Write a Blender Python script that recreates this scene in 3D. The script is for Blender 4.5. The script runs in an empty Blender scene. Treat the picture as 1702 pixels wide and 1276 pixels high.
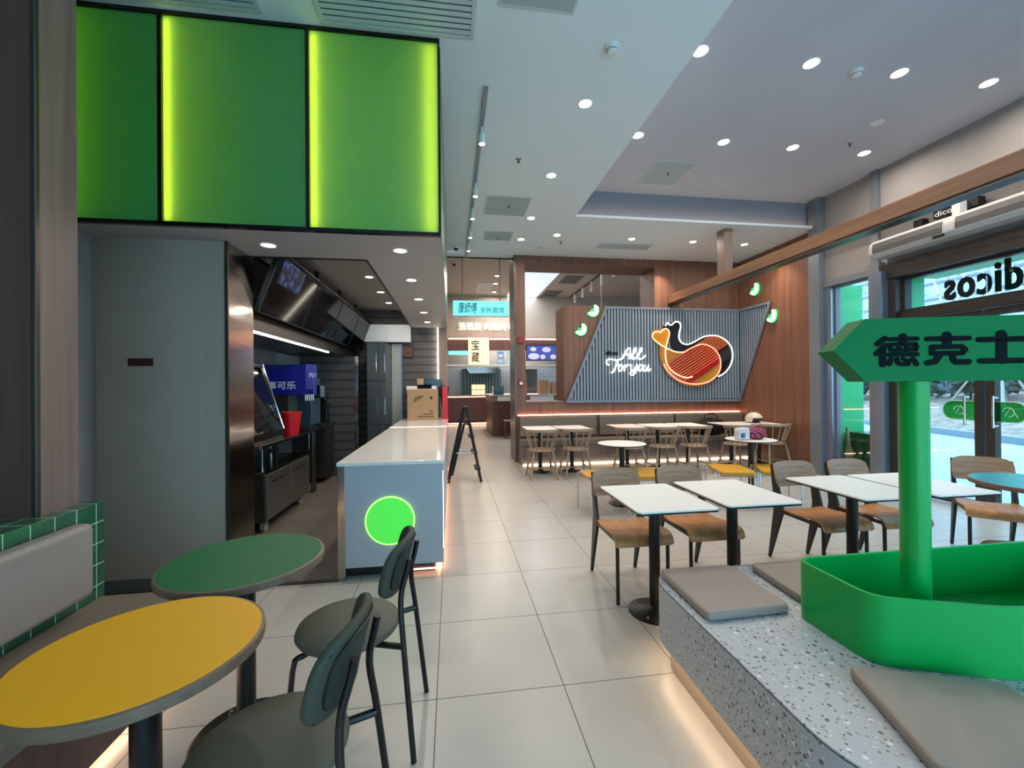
import bpy, bmesh, math, random
from mathutils import Vector, Matrix, Euler
random.seed(7)
R = math.radians
PI = math.pi
SC = bpy.context.scene
COL = SC.collection

# ------------------------------------------------------------------ camera
cam_d = bpy.data.cameras.new('camera')
cam_d.sensor_fit = 'HORIZONTAL'; cam_d.sensor_width = 36.0
cam_d.lens = 703.6 / 1702 * 36
cam_d.clip_start = 0.02; cam_d.clip_end = 400
cam = bpy.data.objects.new('camera', cam_d); COL.objects.link(cam)
yaw, pitch, roll = 0.141967, 0.003509, 0.00845
cam.matrix_world = (Matrix.Translation((0, 0, 1.46)) @ Matrix.Rotation(-yaw, 4, 'Z')
                    @ Matrix.Rotation(PI / 2 + pitch, 4, 'X') @ Matrix.Rotation(-roll, 4, 'Z'))
SC.camera = cam

# ------------------------------------------------------------------ world, exposure
w = bpy.data.worlds.new('world'); SC.world = w; w.use_nodes = True
wn = w.node_tree; wn.nodes.clear()
wo = wn.nodes.new('ShaderNodeOutputWorld'); bg = wn.nodes.new('ShaderNodeBackground')
wn.links.new(bg.outputs[0], wo.inputs[0])
bg.inputs[0].default_value = (0.47, 0.76, 1.0, 1); bg.inputs[1].default_value = 6.5
SC.view_settings.view_transform = 'Standard'
SC.view_settings.look = 'None'
SC.view_settings.gamma = 1
SC.view_settings.use_curve_mapping = False
SC.view_settings.exposure = 0.0
try:
    SC.cycles.max_bounces = 8; SC.cycles.diffuse_bounces = 4; SC.cycles.glossy_bounces = 4
    SC.cycles.transparent_max_bounces = 12; SC.cycles.transmission_bounces = 4
    SC.cycles.caustics_reflective = False; SC.cycles.caustics_refractive = False
    SC.cycles.sample_clamp_indirect = 4.0
except Exception:
    pass

# ------------------------------------------------------------------ materials
MATS = {}
def srgb(h):
    h = h.lstrip('#'); c = [int(h[i:i + 2], 16) / 255 for i in (0, 2, 4)]
    return tuple((x / 12.92 if x <= .04045 else ((x + .055) / 1.055) ** 2.4) for x in c) + (1,)
def newmat(name):
    m = bpy.data.materials.new(name); m.use_nodes = True
    nt = m.node_tree; return m, nt, nt.nodes['Principled BSDF'], nt.nodes['Material Output']
def mat(name, hexc, rough=.5, metal=0, coat=0, noise=0, nscale=8, stretch=(1, 1, 1), bump=0, spec=None):
    if name in MATS: return MATS[name]
    m, nt, b, o = newmat(name); c = srgb(hexc)
    b.inputs['Base Color'].default_value = c; b.inputs['Roughness'].default_value = rough
    b.inputs['Metallic'].default_value = metal; b.inputs['Coat Weight'].default_value = coat
    if spec is not None: b.inputs['Specular IOR Level'].default_value = spec
    if noise or bump:
        tc = nt.nodes.new('ShaderNodeTexCoord'); mp = nt.nodes.new('ShaderNodeMapping')
        mp.inputs['Scale'].default_value = stretch
        nz = nt.nodes.new('ShaderNodeTexNoise'); nz.inputs['Scale'].default_value = nscale
        nz.inputs['Detail'].default_value = 5
        nt.links.new(tc.outputs['Object'], mp.inputs[0]); nt.links.new(mp.outputs[0], nz.inputs[0])
        if noise:
            rp = nt.nodes.new('ShaderNodeValToRGB')
            rp.color_ramp.elements[0].position = .3; rp.color_ramp.elements[1].position = .7
            rp.color_ramp.elements[0].color = tuple(x * (1 - noise) for x in c[:3]) + (1,)
            rp.color_ramp.elements[1].color = tuple(min(1, x * (1 + noise)) for x in c[:3]) + (1,)
            nt.links.new(nz.outputs[0], rp.inputs[0]); nt.links.new(rp.outputs[0], b.inputs['Base Color'])
        if bump:
            bp = nt.nodes.new('ShaderNodeBump'); bp.inputs['Strength'].default_value = bump
            bp.inputs['Distance'].default_value = .01
            nt.links.new(nz.outputs[0], bp.inputs['Height']); nt.links.new(bp.outputs[0], b.inputs['Normal'])
    MATS[name] = m; return m
def emis(name, hexc, strength, rough=.4):
    if name in MATS: return MATS[name]
    m, nt, b, o = newmat(name); c = srgb(hexc)
    b.inputs['Base Color'].default_value = c; b.inputs['Roughness'].default_value = rough
    b.inputs['Emission Color'].default_value = c; b.inputs['Emission Strength'].default_value = strength
    MATS[name] = m; return m
def grid_mat(name, hexc, hexm, size, off, width, rough=.3, noise=.06, nscale=3, coat=0, bump=.3, mrough=.7):
    """square tiles laid in object space; joints only on the axes lying in the surface"""
    m, nt, b, o = newmat(name); N = nt.nodes; L = nt.links; c = srgb(hexc)
    tc = N.new('ShaderNodeTexCoord'); sp = N.new('ShaderNodeSeparateXYZ'); L.new(tc.outputs['Object'], sp.inputs[0])
    ns = N.new('ShaderNodeSeparateXYZ'); L.new(tc.outputs['Normal'], ns.inputs[0])
    def M(op, a, bb=None):
        n = N.new('ShaderNodeMath'); n.operation = op
        for i, v in enumerate((a, bb)):
            if v is None: continue
            if isinstance(v, (int, float)): n.inputs[i].default_value = v
            else: L.new(v, n.inputs[i])
        return n.outputs[0]
    tot = None
    for i in range(3):
        if not size[i]: continue
        p = M('DIVIDE', M('SUBTRACT', sp.outputs[i], off[i]), size[i])
        f = M('ABSOLUTE', M('SUBTRACT', M('FRACT', p), .5))
        ln = M('GREATER_THAN', f, .5 - width / size[i] / 2)
        msk = M('LESS_THAN', M('ABSOLUTE', ns.outputs[i]), .5)
        v = M('MULTIPLY', ln, msk)
        tot = v if tot is None else M('MAXIMUM', tot, v)
    nz = N.new('ShaderNodeTexNoise'); nz.inputs['Scale'].default_value = nscale; nz.inputs['Detail'].default_value = 6
    L.new(tc.outputs['Object'], nz.inputs[0])
    rp = N.new('ShaderNodeValToRGB'); rp.color_ramp.elements[0].position = .3; rp.color_ramp.elements[1].position = .7
    rp.color_ramp.elements[0].color = tuple(x * (1 - noise) for x in c[:3]) + (1,)
    rp.color_ramp.elements[1].color = tuple(min(1, x * (1 + noise)) for x in c[:3]) + (1,)
    L.new(nz.outputs[0], rp.inputs[0])
    mx = N.new('ShaderNodeMix'); mx.data_type = 'RGBA'
    L.new(tot, mx.inputs[0]); L.new(rp.outputs[0], mx.inputs[6]); mx.inputs[7].default_value = srgb(hexm)
    L.new(mx.outputs[2], b.inputs['Base Color'])
    r = N.new('ShaderNodeMapRange'); L.new(tot, r.inputs[0]); r.inputs[3].default_value = rough; r.inputs[4].default_value = mrough
    L.new(r.outputs[0], b.inputs['Roughness']); b.inputs['Coat Weight'].default_value = coat
    bp = N.new('ShaderNodeBump'); bp.inputs['Strength'].default_value = bump; bp.inputs['Distance'].default_value = .002; bp.invert = True
    L.new(tot, bp.inputs['Height']); L.new(bp.outputs[0], b.inputs['Normal'])
    MATS[name] = m; return m
def wood(name, h1, h2, axis='z', scale=1.0, rough=.45, fine=60):
    if name in MATS: return MATS[name]
    m, nt, b, o = newmat(name); N = nt.nodes; L = nt.links
    tc = N.new('ShaderNodeTexCoord'); mp = N.new('ShaderNodeMapping')
    s = {'x': (.35, 14, 14), 'y': (14, .35, 14), 'z': (14, 14, .35)}[axis]
    mp.inputs['Scale'].default_value = tuple(v * scale for v in s)
    nz = N.new('ShaderNodeTexNoise'); nz.inputs['Scale'].default_value = 1.6; nz.inputs['Detail'].default_value = 8
    nz.inputs['Roughness'].default_value = .65; nz.inputs['Distortion'].default_value = .4
    L.new(tc.outputs['Object'], mp.inputs[0]); L.new(mp.outputs[0], nz.inputs[0])
    rp = N.new('ShaderNodeValToRGB'); rp.color_ramp.elements[0].position = .32; rp.color_ramp.elements[1].position = .68
    rp.color_ramp.elements[0].color = srgb(h1); rp.color_ramp.elements[1].color = srgb(h2)
    L.new(nz.outputs[0], rp.inputs[0]); L.new(rp.outputs[0], b.inputs['Base Color'])
    b.inputs['Roughness'].default_value = rough
    MATS[name] = m; return m
def wavemat(name, h1, h2, axis, scale, rough=.5, lo=.4, hi=.6, metal=0):
    """regular parallel stripes (slats, perforation rows, louvres)"""
    m, nt, b, o = newmat(name); N = nt.nodes; L = nt.links
    tc = N.new('ShaderNodeTexCoord'); wv = N.new('ShaderNodeTexWave'); wv.bands_direction = axis
    wv.inputs['Scale'].default_value = scale; L.new(tc.outputs['Object'], wv.inputs[0])
    rp = N.new('ShaderNodeValToRGB'); rp.color_ramp.elements[0].position = lo; rp.color_ramp.elements[1].position = hi
    rp.color_ramp.elements[0].color = srgb(h1); rp.color_ramp.elements[1].color = srgb(h2)
    L.new(wv.outputs[0], rp.inputs[0]); L.new(rp.outputs[0], b.inputs['Base Color'])
    b.inputs['Roughness'].default_value = rough; b.inputs['Metallic'].default_value = metal
    MATS[name] = m; return m
def glassmat(name, tint, refl=.08, rough=.0):
    m, nt, b, o = newmat(name); N = nt.nodes; L = nt.links; N.remove(b)
    t = N.new('ShaderNodeBsdfTransparent'); t.inputs[0].default_value = srgb(tint)
    g = N.new('ShaderNodeBsdfGlossy'); g.inputs['Roughness'].default_value = rough
    lw = N.new('ShaderNodeLayerWeight'); lw.inputs[0].default_value = .25
    mr = N.new('ShaderNodeMapRange'); L.new(lw.outputs['Fresnel'], mr.inputs[0]); mr.inputs[3].default_value = refl * .5; mr.inputs[4].default_value = min(1, refl * 4)
    mx = N.new('ShaderNodeMixShader'); L.new(mr.outputs[0], mx.inputs[0]); L.new(t.outputs[0], mx.inputs[1]); L.new(g.outputs[0], mx.inputs[2])
    L.new(mx.outputs[0], o.inputs[0]); MATS[name] = m; return m
def translucent(name, hexc, hexg=None, gl=.06):
    m, nt, b, o = newmat(name); N = nt.nodes; L = nt.links; N.remove(b)
    t = N.new('ShaderNodeBsdfTranslucent'); t.inputs[0].default_value = srgb(hexc)
    d = N.new('ShaderNodeBsdfDiffuse'); d.inputs[0].default_value = srgb(hexg or hexc)
    g = N.new('ShaderNodeBsdfGlossy'); g.inputs['Roughness'].default_value = .28
    m1 = N.new('ShaderNodeMixShader'); m1.inputs[0].default_value = .4; L.new(t.outputs[0], m1.inputs[1]); L.new(d.outputs[0], m1.inputs[2])
    m2 = N.new('ShaderNodeMixShader'); m2.inputs[0].default_value = gl; L.new(m1.outputs[0], m2.inputs[1]); L.new(g.outputs[0], m2.inputs[2])
    L.new(m2.outputs[0], o.inputs[0]); MATS[name] = m; return m
def terrazzo(name):
    m, nt, b, o = newmat(name); N = nt.nodes; L = nt.links
    tc = N.new('ShaderNodeTexCoord'); base = srgb('#b9bbc0')
    last = None
    for k, (sc, th, cols) in enumerate(((36, .27, ('#5d6066', '#84878c', '#e6e6e6', '#a9a49c')), (72, .29, ('#4a4c50', '#d9dadc', '#8f9297', '#6f6a66')))):
        wp = N.new('ShaderNodeMapping'); wp.inputs['Location'].default_value = (k * 3.1, k * 1.7, k * .9)
        L.new(tc.outputs['Object'], wp.inputs[0])
        v = N.new('ShaderNodeTexVoronoi'); v.inputs['Scale'].default_value = sc; L.new(wp.outputs[0], v.inputs[0])
        cmp_ = N.new('ShaderNodeMath'); cmp_.operation = 'LESS_THAN'; L.new(v.outputs['Distance'], cmp_.inputs[0]); cmp_.inputs[1].default_value = th
        sx = N.new('ShaderNodeSeparateXYZ'); L.new(v.outputs['Color'], sx.inputs[0])
        pick = N.new('ShaderNodeMath'); pick.operation = 'LESS_THAN'; L.new(sx.outputs[0], pick.inputs[0]); pick.inputs[1].default_value = .55
        both = N.new('ShaderNodeMath'); both.operation = 'MULTIPLY'; L.new(cmp_.outputs[0], both.inputs[0]); L.new(pick.outputs[0], both.inputs[1])
        cr = N.new('ShaderNodeValToRGB'); cr.color_ramp.interpolation = 'CONSTANT'
        cr.color_ramp.elements[0].color = srgb(cols[0]); cr.color_ramp.elements[1].position = .4; cr.color_ramp.elements[1].color = srgb(cols[1])
        e = cr.color_ramp.elements.new(.65); e.color = srgb(cols[2]); e = cr.color_ramp.elements.new(.85); e.color = srgb(cols[3])
        L.new(sx.outputs[1], cr.inputs[0])
        mx = N.new('ShaderNodeMix'); mx.data_type = 'RGBA'; L.new(both.outputs[0], mx.inputs[0])
        if last is None: mx.inputs[6].default_value = base
        else: L.new(last, mx.inputs[6])
        L.new(cr.outputs[0], mx.inputs[7]); last = mx.outputs[2]
    L.new(last, b.inputs['Base Color']); b.inputs['Roughness'].default_value = .35
    MATS[name] = m; return m

M_FLOOR = grid_mat('floor_tile', '#b9b4ad', '#4c4845', (.6087, .6407, 0), (-.0795, 2.0108, 0), .0042, rough=.30, noise=.035, nscale=2.5, bump=.2)
M_KFLOOR = grid_mat('kitchen_tile', '#6f6961', '#4a4641', (.3, .3, 0), (0, .05, 0), .004, rough=.35, noise=.12)
M_CEIL = mat('ceiling_paint', '#dde6ea', .8)
M_COFFER = mat('coffer_plaster', '#b9bbc4', .85, noise=.05, nscale=1.2)
M_WOOD = wood('wall_wood', '#654336', '#865d48', 'z', 1.0, .5)
M_WOODG = wood('greyed_wood', '#77625a', '#937c70', 'z', .8, .5)
M_WOODD = wood('dark_wood', '#553a33', '#6b4c43', 'z', .8, .5)
M_BEAM = wood('beam_wood', '#6b4936', '#8f674a', 'y', 1.0, .5)
M_SOFFITW = wood('lintel_wood', '#6f5348', '#8c6f60', 'x', 1.0, .5)
M_GREYP = mat('grey_panel', '#a0968a', .45, noise=.03, nscale=1)
M_GREIGE = mat('greige_wall', '#95908e', .7)
M_FRAME = mat('grey_metal_frame', '#7d838b', .45, .3)
M_FRAMEB = mat('blue_grey_metal', '#8b98aa', .32, .7)
M_FRAMED = mat('dark_bronze_frame', '#3b3430', .45, .3)
M_STEEL = mat('brushed_steel', '#a9a39c', .16, 1, noise=.06, nscale=2, stretch=(.4, .4, 3), bump=.25)
M_STEELD = mat('dark_steel', '#5f5c59', .32, .9)
M_BLACK = mat('black_metal', '#101214', .4, .2)
M_BLACKG = mat('black_gloss', '#08090b', .12)
M_WHITE = mat('white_laminate', '#efefea', .4)
M_WHITEP = mat('white_plastic', '#dfe0e0', .4)
M_COUNTER = mat('counter_white', '#e6e4df', .12, coat=.3)
M_COUNTERF = mat('counter_front', '#a7adb5', .35)
M_LEATH = mat('taupe_leather', '#9c8e85', .5, bump=.05, nscale=200)
M_LEATHD = mat('bench_leather', '#77695c', .55)
M_LEATHG = mat('grey_green_leather', '#54564b', .5, bump=.05, nscale=160, spec=.35)
M_LEATHB = mat('grey_green_back', '#343c36', .7, spec=.2)
M_LEATHC = mat('grey_green_cushion', '#474c42', .6, spec=.2)
M_GREEN = mat('glossy_green', '#00a548', .32, spec=.4)
M_SIGNG = mat('sign_green', '#00773f', .5, spec=.12)
M_GREEND = mat('dark_green', '#00551f', .4)
M_YTOP = mat('yellow_laminate', '#f6b31a', .5)
M_GTOP = mat('green_laminate', '#05683a', .5)
M_TTOP = mat('teal_laminate', '#2a97a0', .3)
M_EDGE = wood('ply_edge', '#6f5b4b', '#87705d', 'x', 1, .5)
M_PLY = wood('plywood_seat', '#a06a3e', '#c98f5c', 'y', 1.2, .4)
M_PLYB = wood('plywood_back', '#94694c', '#ba9373', 'x', 1.4, .45)
M_PLYE = wood('plywood_lip', '#8a8073', '#a69b8d', 'y', 3, .45)
M_ASH = wood('ash_wood', '#8c7763', '#a8917b', 'z', 2, .5)
M_CHROME = mat('chrome', '#c9ccd0', .12, 1)
M_YSEAT = mat('yellow_leather', '#d29a25', .45)
M_TILE = grid_mat('green_wall_tile', '#2f6249', '#b9d6c2', (.1085, .1085, .1015), (.02, .0485, .1905 - .0915), .0045, rough=.18, noise=.12, nscale=14, coat=.3)
M_GLASS = glassmat('window_glass', '#eef6f6', .10)
M_TERR = terrazzo('terrazzo')
M_CARD = mat('cardboard', '#a58563', .8, noise=.05, nscale=5)
M_INK = mat('printed_ink', '#3a3129', .7)
M_NAVY = mat('navy_letter', '#020c12', .6, spec=.08)
M_WARM = emis('warm_led', '#ffd9b0', 14)
M_PINK = emis('pink_led', '#ffb58f', 14)
M_COOLW = emis('white_led', '#fff4e2', 12)
M_LAMP = emis('lamp_lens', '#fff6e8', 22)
M_NEONW = emis('neon_white', '#fff6ea', 3.2)
M_NEONC = emis('neon_cream', '#ffd79a', 1.9)
M_NEONR = emis('neon_red', '#ff9a80', 1.9)
M_YLED = emis('yellow_green_led', '#eaff4a', 7)
M_GREENGLOW = emis('green_glow', '#4fe04c', .6)
M_GREENRIM = emis('green_rim_glow', '#b6ff7a', 1.4)

# ------------------------------------------------------------------ mesh helpers
class MB:
    def __init__(s): s.bm = bmesh.new()
    def _face(s, vs):
        try: return s.bm.faces.new(vs)
        except ValueError: return None
    def box(s, x0, x1, y0, y1, z0, z1, M=None):
        vs = [Vector((x, y, z)) for x in (x0, x1) for y in (y0, y1) for z in (z0, z1)]
        if M is not None: vs = [M @ v for v in vs]
        v = [s.bm.verts.new(p) for p in vs]
        for f in ((0, 1, 3, 2), (4, 6, 7, 5), (0, 4, 5, 1), (2, 3, 7, 6), (0, 2, 6, 4), (1, 5, 7, 3)):
            s._face([v[i] for i in f])
        return s
    def prism(s, pts, a0, a1, ax='z'):
        """closed outline extruded along an axis: ax z uses (x,y); y uses (x,z); x uses (y,z)"""
        def P(p, a):
            return {'z': (p[0], p[1], a), 'y': (p[0], a, p[1]), 'x': (a, p[0], p[1])}[ax]
        lo = [s.bm.verts.new(P(p, a0)) for p in pts]; hi = [s.bm.verts.new(P(p, a1)) for p in pts]
        s._face(lo[::-1]); s._face(hi); n = len(pts)
        for i in range(n): s._face([lo[i], lo[(i + 1) % n], hi[(i + 1) % n], hi[i]])
        return s
    def cyl(s, p0, p1, r0, r1=None, n=20, caps=True):
        p0, p1 = Vector(p0), Vector(p1); r1 = r0 if r1 is None else r1
        q = (p1 - p0).to_track_quat('Z', 'Y')
        A = [s.bm.verts.new(p0 + q @ Vector((r0 * math.cos(2 * PI * i / n), r0 * math.sin(2 * PI * i / n), 0))) for i in range(n)]
        B = [s.bm.verts.new(p1 + q @ Vector((r1 * math.cos(2 * PI * i / n), r1 * math.sin(2 * PI * i / n), 0))) for i in range(n)]
        for i in range(n): s._face([A[i], A[(i + 1) % n], B[(i + 1) % n], B[i]])
        if caps: s._face(A[::-1]); s._face(B)
        return s
    def lathe(s, prof, c=(0, 0, 0), n=32, sx=1, sy=1, ring=False):
        rings = []
        for r, z in prof:
            rings.append([s.bm.verts.new((c[0] + sx * r * math.cos(2 * PI * i / n), c[1] + sy * r * math.sin(2 * PI * i / n), c[2] + z)) for i in range(n)])
        for a, b in zip(rings, rings[1:]):
            for i in range(n): s._face([a[i], a[(i + 1) % n], b[(i + 1) % n], b[i]])
        if ring:
            for i in range(n): s._face([rings[-1][i], rings[-1][(i + 1) % n], rings[0][(i + 1) % n], rings[0][i]])
        else:
            s._face(rings[0][::-1]); s._face(rings[-1])
        return s
    def tube(s, pts, r, n=10, closed=False, smooth=0, rz=None):
        P = [Vector(p) for p in pts]
        if smooth:
            P = catmull(P, smooth, closed)
        m = len(P); rings = []; up = None
        for i, p in enumerate(P):
            a = P[(i - 1) % m] if (closed or i > 0) else P[i]; b = P[(i + 1) % m] if (closed or i < m - 1) else P[i]
            t = (b - a).normalized() if (b - a).length > 1e-9 else Vector((0, 0, 1))
            if up is None:
                up = Vector((0, 0, 1)) if abs(t.z) < .9 else Vector((1, 0, 0))
            u = (up - t * up.dot(t))
            if u.length < 1e-4: u = t.orthogonal()
            u.normalize(); v = t.cross(u); up = u
            rr = r(i / (m - 1)) if callable(r) else r
            rings.append([s.bm.verts.new(p + (u * math.cos(2 * PI * k / n) + v * math.sin(2 * PI * k / n)) * rr) for k in range(n)])
        rng = range(m) if closed else range(m - 1)
        for i in rng:
            A, B = rings[i], rings[(i + 1) % m]
            for k in range(n): s._face([A[k], A[(k + 1) % n], B[(k + 1) % n], B[k]])
        if not closed: s._face(rings[0][::-1]); s._face(rings[-1])
        return s
    def sheet(s, fn, nu, nv, th, close=True):
        """curved sheet of thickness th; fn(u,v) -> (point, normal)"""
        A = []; B = []
        for i in range(nu + 1):
            ra = []; rb = []
            for j in range(nv + 1):
                p, nn = fn(i / nu, j / nv); p = Vector(p); nn = Vector(nn).normalized()
                ra.append(s.bm.verts.new(p + nn * th / 2)); rb.append(s.bm.verts.new(p - nn * th / 2))
            A.append(ra); B.append(rb)
        for i in range(nu):
            for j in range(nv):
                s._face([A[i][j], A[i + 1][j], A[i + 1][j + 1], A[i][j + 1]])
                s._face([B[i][j], B[i][j + 1], B[i + 1][j + 1], B[i + 1][j]])
        for i in range(nu):
            s._face([A[i][0], B[i][0], B[i + 1][0], A[i + 1][0]]); s._face([A[i][nv], A[i + 1][nv], B[i + 1][nv], B[i][nv]])
        for j in range(nv):
            s._face([A[0][j], A[0][j + 1], B[0][j + 1], B[0][j]]); s._face([A[nu][j], B[nu][j], B[nu][j + 1], A[nu][j + 1]])
        return s
    def ball(s, c, r, sx=1, sy=1, sz=1, seg=16, rings=10):
        bmesh.ops.create_uvsphere(s.bm, u_segments=seg, v_segments=rings, radius=r,
                                  matrix=Matrix.Translation(c) @ Matrix.Diagonal((sx, sy, sz, 1)))
        return s
def catmull(P, k, closed=False):
    out = []; m = len(P)
    rng = range(m) if closed else range(m - 1)
    for i in rng:
        p0 = P[(i - 1) % m] if (closed or i > 0) else P[i]; p1 = P[i]; p2 = P[(i + 1) % m]
        p3 = P[(i + 2) % m] if (closed or i < m - 2) else p2
        for j in range(k):
            t = j / k
            out.append(.5 * ((2 * p1) + (p2 - p0) * t + (2 * p0 - 5 * p1 + 4 * p2 - p3) * t * t + (3 * p1 - p0 - 3 * p2 + p3) * t ** 3))
    if not closed: out.append(P[-1])
    return out
def rrect(x0, x1, y0, y1, r, n=6):
    pts = []
    for cx, cy, a in ((x1 - r, y1 - r, 0), (x0 + r, y1 - r, 90), (x0 + r, y0 + r, 180), (x1 - r, y0 + r, 270)):
        for i in range(n + 1):
            t = R(a + 90 * i / n); pts.append((cx + r * math.cos(t), cy + r * math.sin(t)))
    return pts
def roundpoly(P, r, n=6):
    out = []; m = len(P)
    for i in range(m):
        a, b, c = Vector(P[i - 1]), Vector(P[i]), Vector(P[(i + 1) % m]); rr = r[i] if isinstance(r, (list, tuple)) else r
        if rr <= 0: out.append(tuple(b)); continue
        u, v = (a - b).normalized(), (c - b).normalized(); p, q = b + u * rr, b + v * rr
        for k in range(n + 1):
            t = k / n; w_ = p * (1 - t) ** 2 + b * 2 * t * (1 - t) + q * t * t; out.append(tuple(w_))
    return out
def obj(name, mb, m, parent=None, world=False, bevel=0, smooth=False, seg=2, label=None):
    bm = mb.bm
    bmesh.ops.remove_doubles(bm, verts=bm.verts, dist=1e-6)
    bmesh.ops.recalc_face_normals(bm, faces=bm.faces)
    me = bpy.data.meshes.new(name)
    off = Vector((0, 0, 0))
    if parent is None and bm.verts:
        xs = [v.co.x for v in bm.verts]; ys = [v.co.y for v in bm.verts]; zs = [v.co.z for v in bm.verts]
        off = Vector(((min(xs) + max(xs)) / 2, (min(ys) + max(ys)) / 2, min(zs)))
        if world == 'keep': off = Vector((0, 0, 0))
        bmesh.ops.translate(bm, verts=bm.verts, vec=-off)
    bm.to_mesh(me); bm.free()
    if smooth:
        me.polygons.foreach_set('use_smooth', [True] * len(me.polygons))
    o = bpy.data.objects.new(name, me); COL.objects.link(o); o.location = off
    if m: me.materials.append(m)
    if smooth:
        try: me.set_sharp_from_angle(angle=R(38))
        except Exception: pass
    if parent is not None:
        o.parent = parent
        if world:
            Mi = (Matrix.Translation(parent.location) @ parent.rotation_euler.to_matrix().to_4x4()).inverted()
            if parent.parent is not None: Mi = Mi @ Matrix.Translation(-parent.parent.location)
            me.transform(Mi)
    if bevel:
        b = o.modifiers.new('bevel', 'BEVEL'); b.width = bevel; b.segments = seg; b.limit_method = 'ANGLE'; b.angle_limit = R(40)
    if label: o['label'] = label
    return o
def tag(o, label, cat, group=None, kind=None):
    o['label'] = label; o['category'] = cat
    if group: o['group'] = group
    if kind: o['kind'] = kind
    return o
def thing(name, label, cat, loc=(0, 0, 0), rz=0, group=None):
    o = bpy.data.objects.new(name, None); COL.objects.link(o); o.location = loc; o.rotation_euler = (0, 0, rz)
    o.empty_display_size = .1
    return tag(o, label, cat, group)
def struct(name, mb, m, label=None, keep=False, **k):
    o = obj(name, mb, m, world='keep' if keep else False, **k); o['kind'] = 'structure'
    if label: o['label'] = label
    return o
def dup(root, loc, rz=None, label=None, group=None):
    r = root.copy(); COL.objects.link(r); r.location = loc
    if rz is not None: r.rotation_euler = (0, 0, rz)
    if label: r['label'] = label
    if group: r['group'] = group
    for ch in list(root.children):
        c = ch.copy(); COL.objects.link(c); c.parent = r
        for g in list(ch.children):
            d = g.copy(); COL.objects.link(d); d.parent = c
    return r
def text_mb(s, size, extrude, offset=0, xscale=1, shear=0, align='LEFT', spacing=1):
    """lettering as mesh in the XY plane, centred later by the caller"""
    cu = bpy.data.curves.new('lettering', 'FONT'); cu.body = s; cu.size = size; cu.extrude = extrude
    cu.offset = offset; cu.shear = shear; cu.align_x = align; cu.space_character = spacing; cu.resolution_u = 3
    ob = bpy.data.objects.new('lettering', cu); COL.objects.link(ob)
    bpy.context.view_layer.update()
    dg = bpy.context.evaluated_depsgraph_get()
    me = bpy.data.meshes.new_from_object(ob.evaluated_get(dg))
    mb = MB(); mb.bm.from_mesh(me)
    bmesh.ops.scale(mb.bm, vec=(xscale, 1, 1), verts=mb.bm.verts)
    bpy.data.objects.remove(ob); bpy.data.curves.remove(cu); bpy.data.meshes.remove(me)
    return mb
def fit_text(mb, x0, x1, z0, z1, y, depth=.01, Mx=None):
    """scale text to a rectangle standing in the XZ plane (facing -Y)"""
    vs = mb.bm.verts
    if not len(vs): return mb
    ax = [v.co.x for v in vs]; ay = [v.co.y for v in vs]; az = [v.co.z for v in vs]
    w_, h_ = max(ax) - min(ax), max(ay) - min(ay); mx, my = min(ax), min(ay); dz = (max(az) - min(az)) or 1; mz = min(az)
    for v in vs:
        X = x0 + (v.co.x - mx) / w_ * (x1 - x0); Z = z0 + (v.co.y - my) / h_ * (z1 - z0); Y = y - (v.co.z - mz) / dz * depth
        v.co = (X, Y, Z)
    if Mx is not None: bmesh.ops.transform(mb.bm, matrix=Mx, verts=vs)
    return mb
def area_lamp(name, parent, loc, size, power, color=(1, .86, .7), shape='DISK', rot=(0, 0, 0), size_y=None, spread=180):
    l = bpy.data.lights.new(name, 'AREA'); l.shape = shape; l.size = size; l.energy = power; l.color = color; l.spread = R(spread)
    if size_y: l.size_y = size_y
    o = bpy.data.objects.new(name, l); COL.objects.link(o); o.location = loc; o.rotation_euler = rot; o.parent = parent
    return o

# ------------------------------------------------------------------ setting: floor, ceilings, walls
CZ = 3.947; KZ = 4.40
struct('floor', MB().box(-2.6, 6.4, -3.4, 18.5, -.1, 0), M_FLOOR, 'large light grey square floor tiles with thin dark joints', keep=True)
struct('floor_kitchen', MB().box(-2.6, -.86, 3.36, 8.05, 0, .004), M_KFLOOR, 'dark grey tiled floor behind the counter', keep=True)
# lower ceiling slab, with the raised part beside it
struct('ceiling', MB().box(-2.6, 1.83, -3.2, 8.28, CZ, CZ + .12).box(1.83, 5.95, 6.04, 8.28, CZ, CZ + .035)
       , M_CEIL, 'pale blue-grey lower ceiling slab', keep=True)
struct('trim_16', MB().box(1.83, 5.95, 6.17, 8.28, CZ + .035, 4.6).box(1.74, 1.83, -3.2, 6.17, CZ + .12, 4.6), mat('fascia_paint', '#868a96', .7), 'blue-grey upstand around the raised ceiling', keep=True)
struct('ceiling_raised', MB().box(1.83, 6.1, -3.2, 6.17, KZ, KZ + .15), M_COFFER, 'grey plaster ceiling of the raised part', keep=True)
struct('ceiling_kitchen', MB().box(-2.6, -.70, 3.72, 8.05, 2.85, 2.95), mat('kitchen_ceiling', '#8f8b88', .7), keep=True)
struct('ceiling_soffit', MB().box(-2.6, -.069, 3.07, 3.315, 2.534, 2.5365).box(-2.6, -.069, 3.315, 3.72, 2.534, 2.6).box(-.70, -.069, 3.72, 7.9, 2.534, 2.6)
       .box(-.73, -.70, 3.72, 7.9, 2.6, 2.86), mat('soffit_paint', '#a19d9d', .55), 'grey soffit over the counter', keep=True)
struct('trim_1', MB().box(-2.4, -.695, 3.712, 3.728, 2.525, 2.536).box(-.712, -.695, 3.72, 7.9, 2.525, 2.536), M_BLACK, 'thin black edge of the soffit opening')
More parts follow.
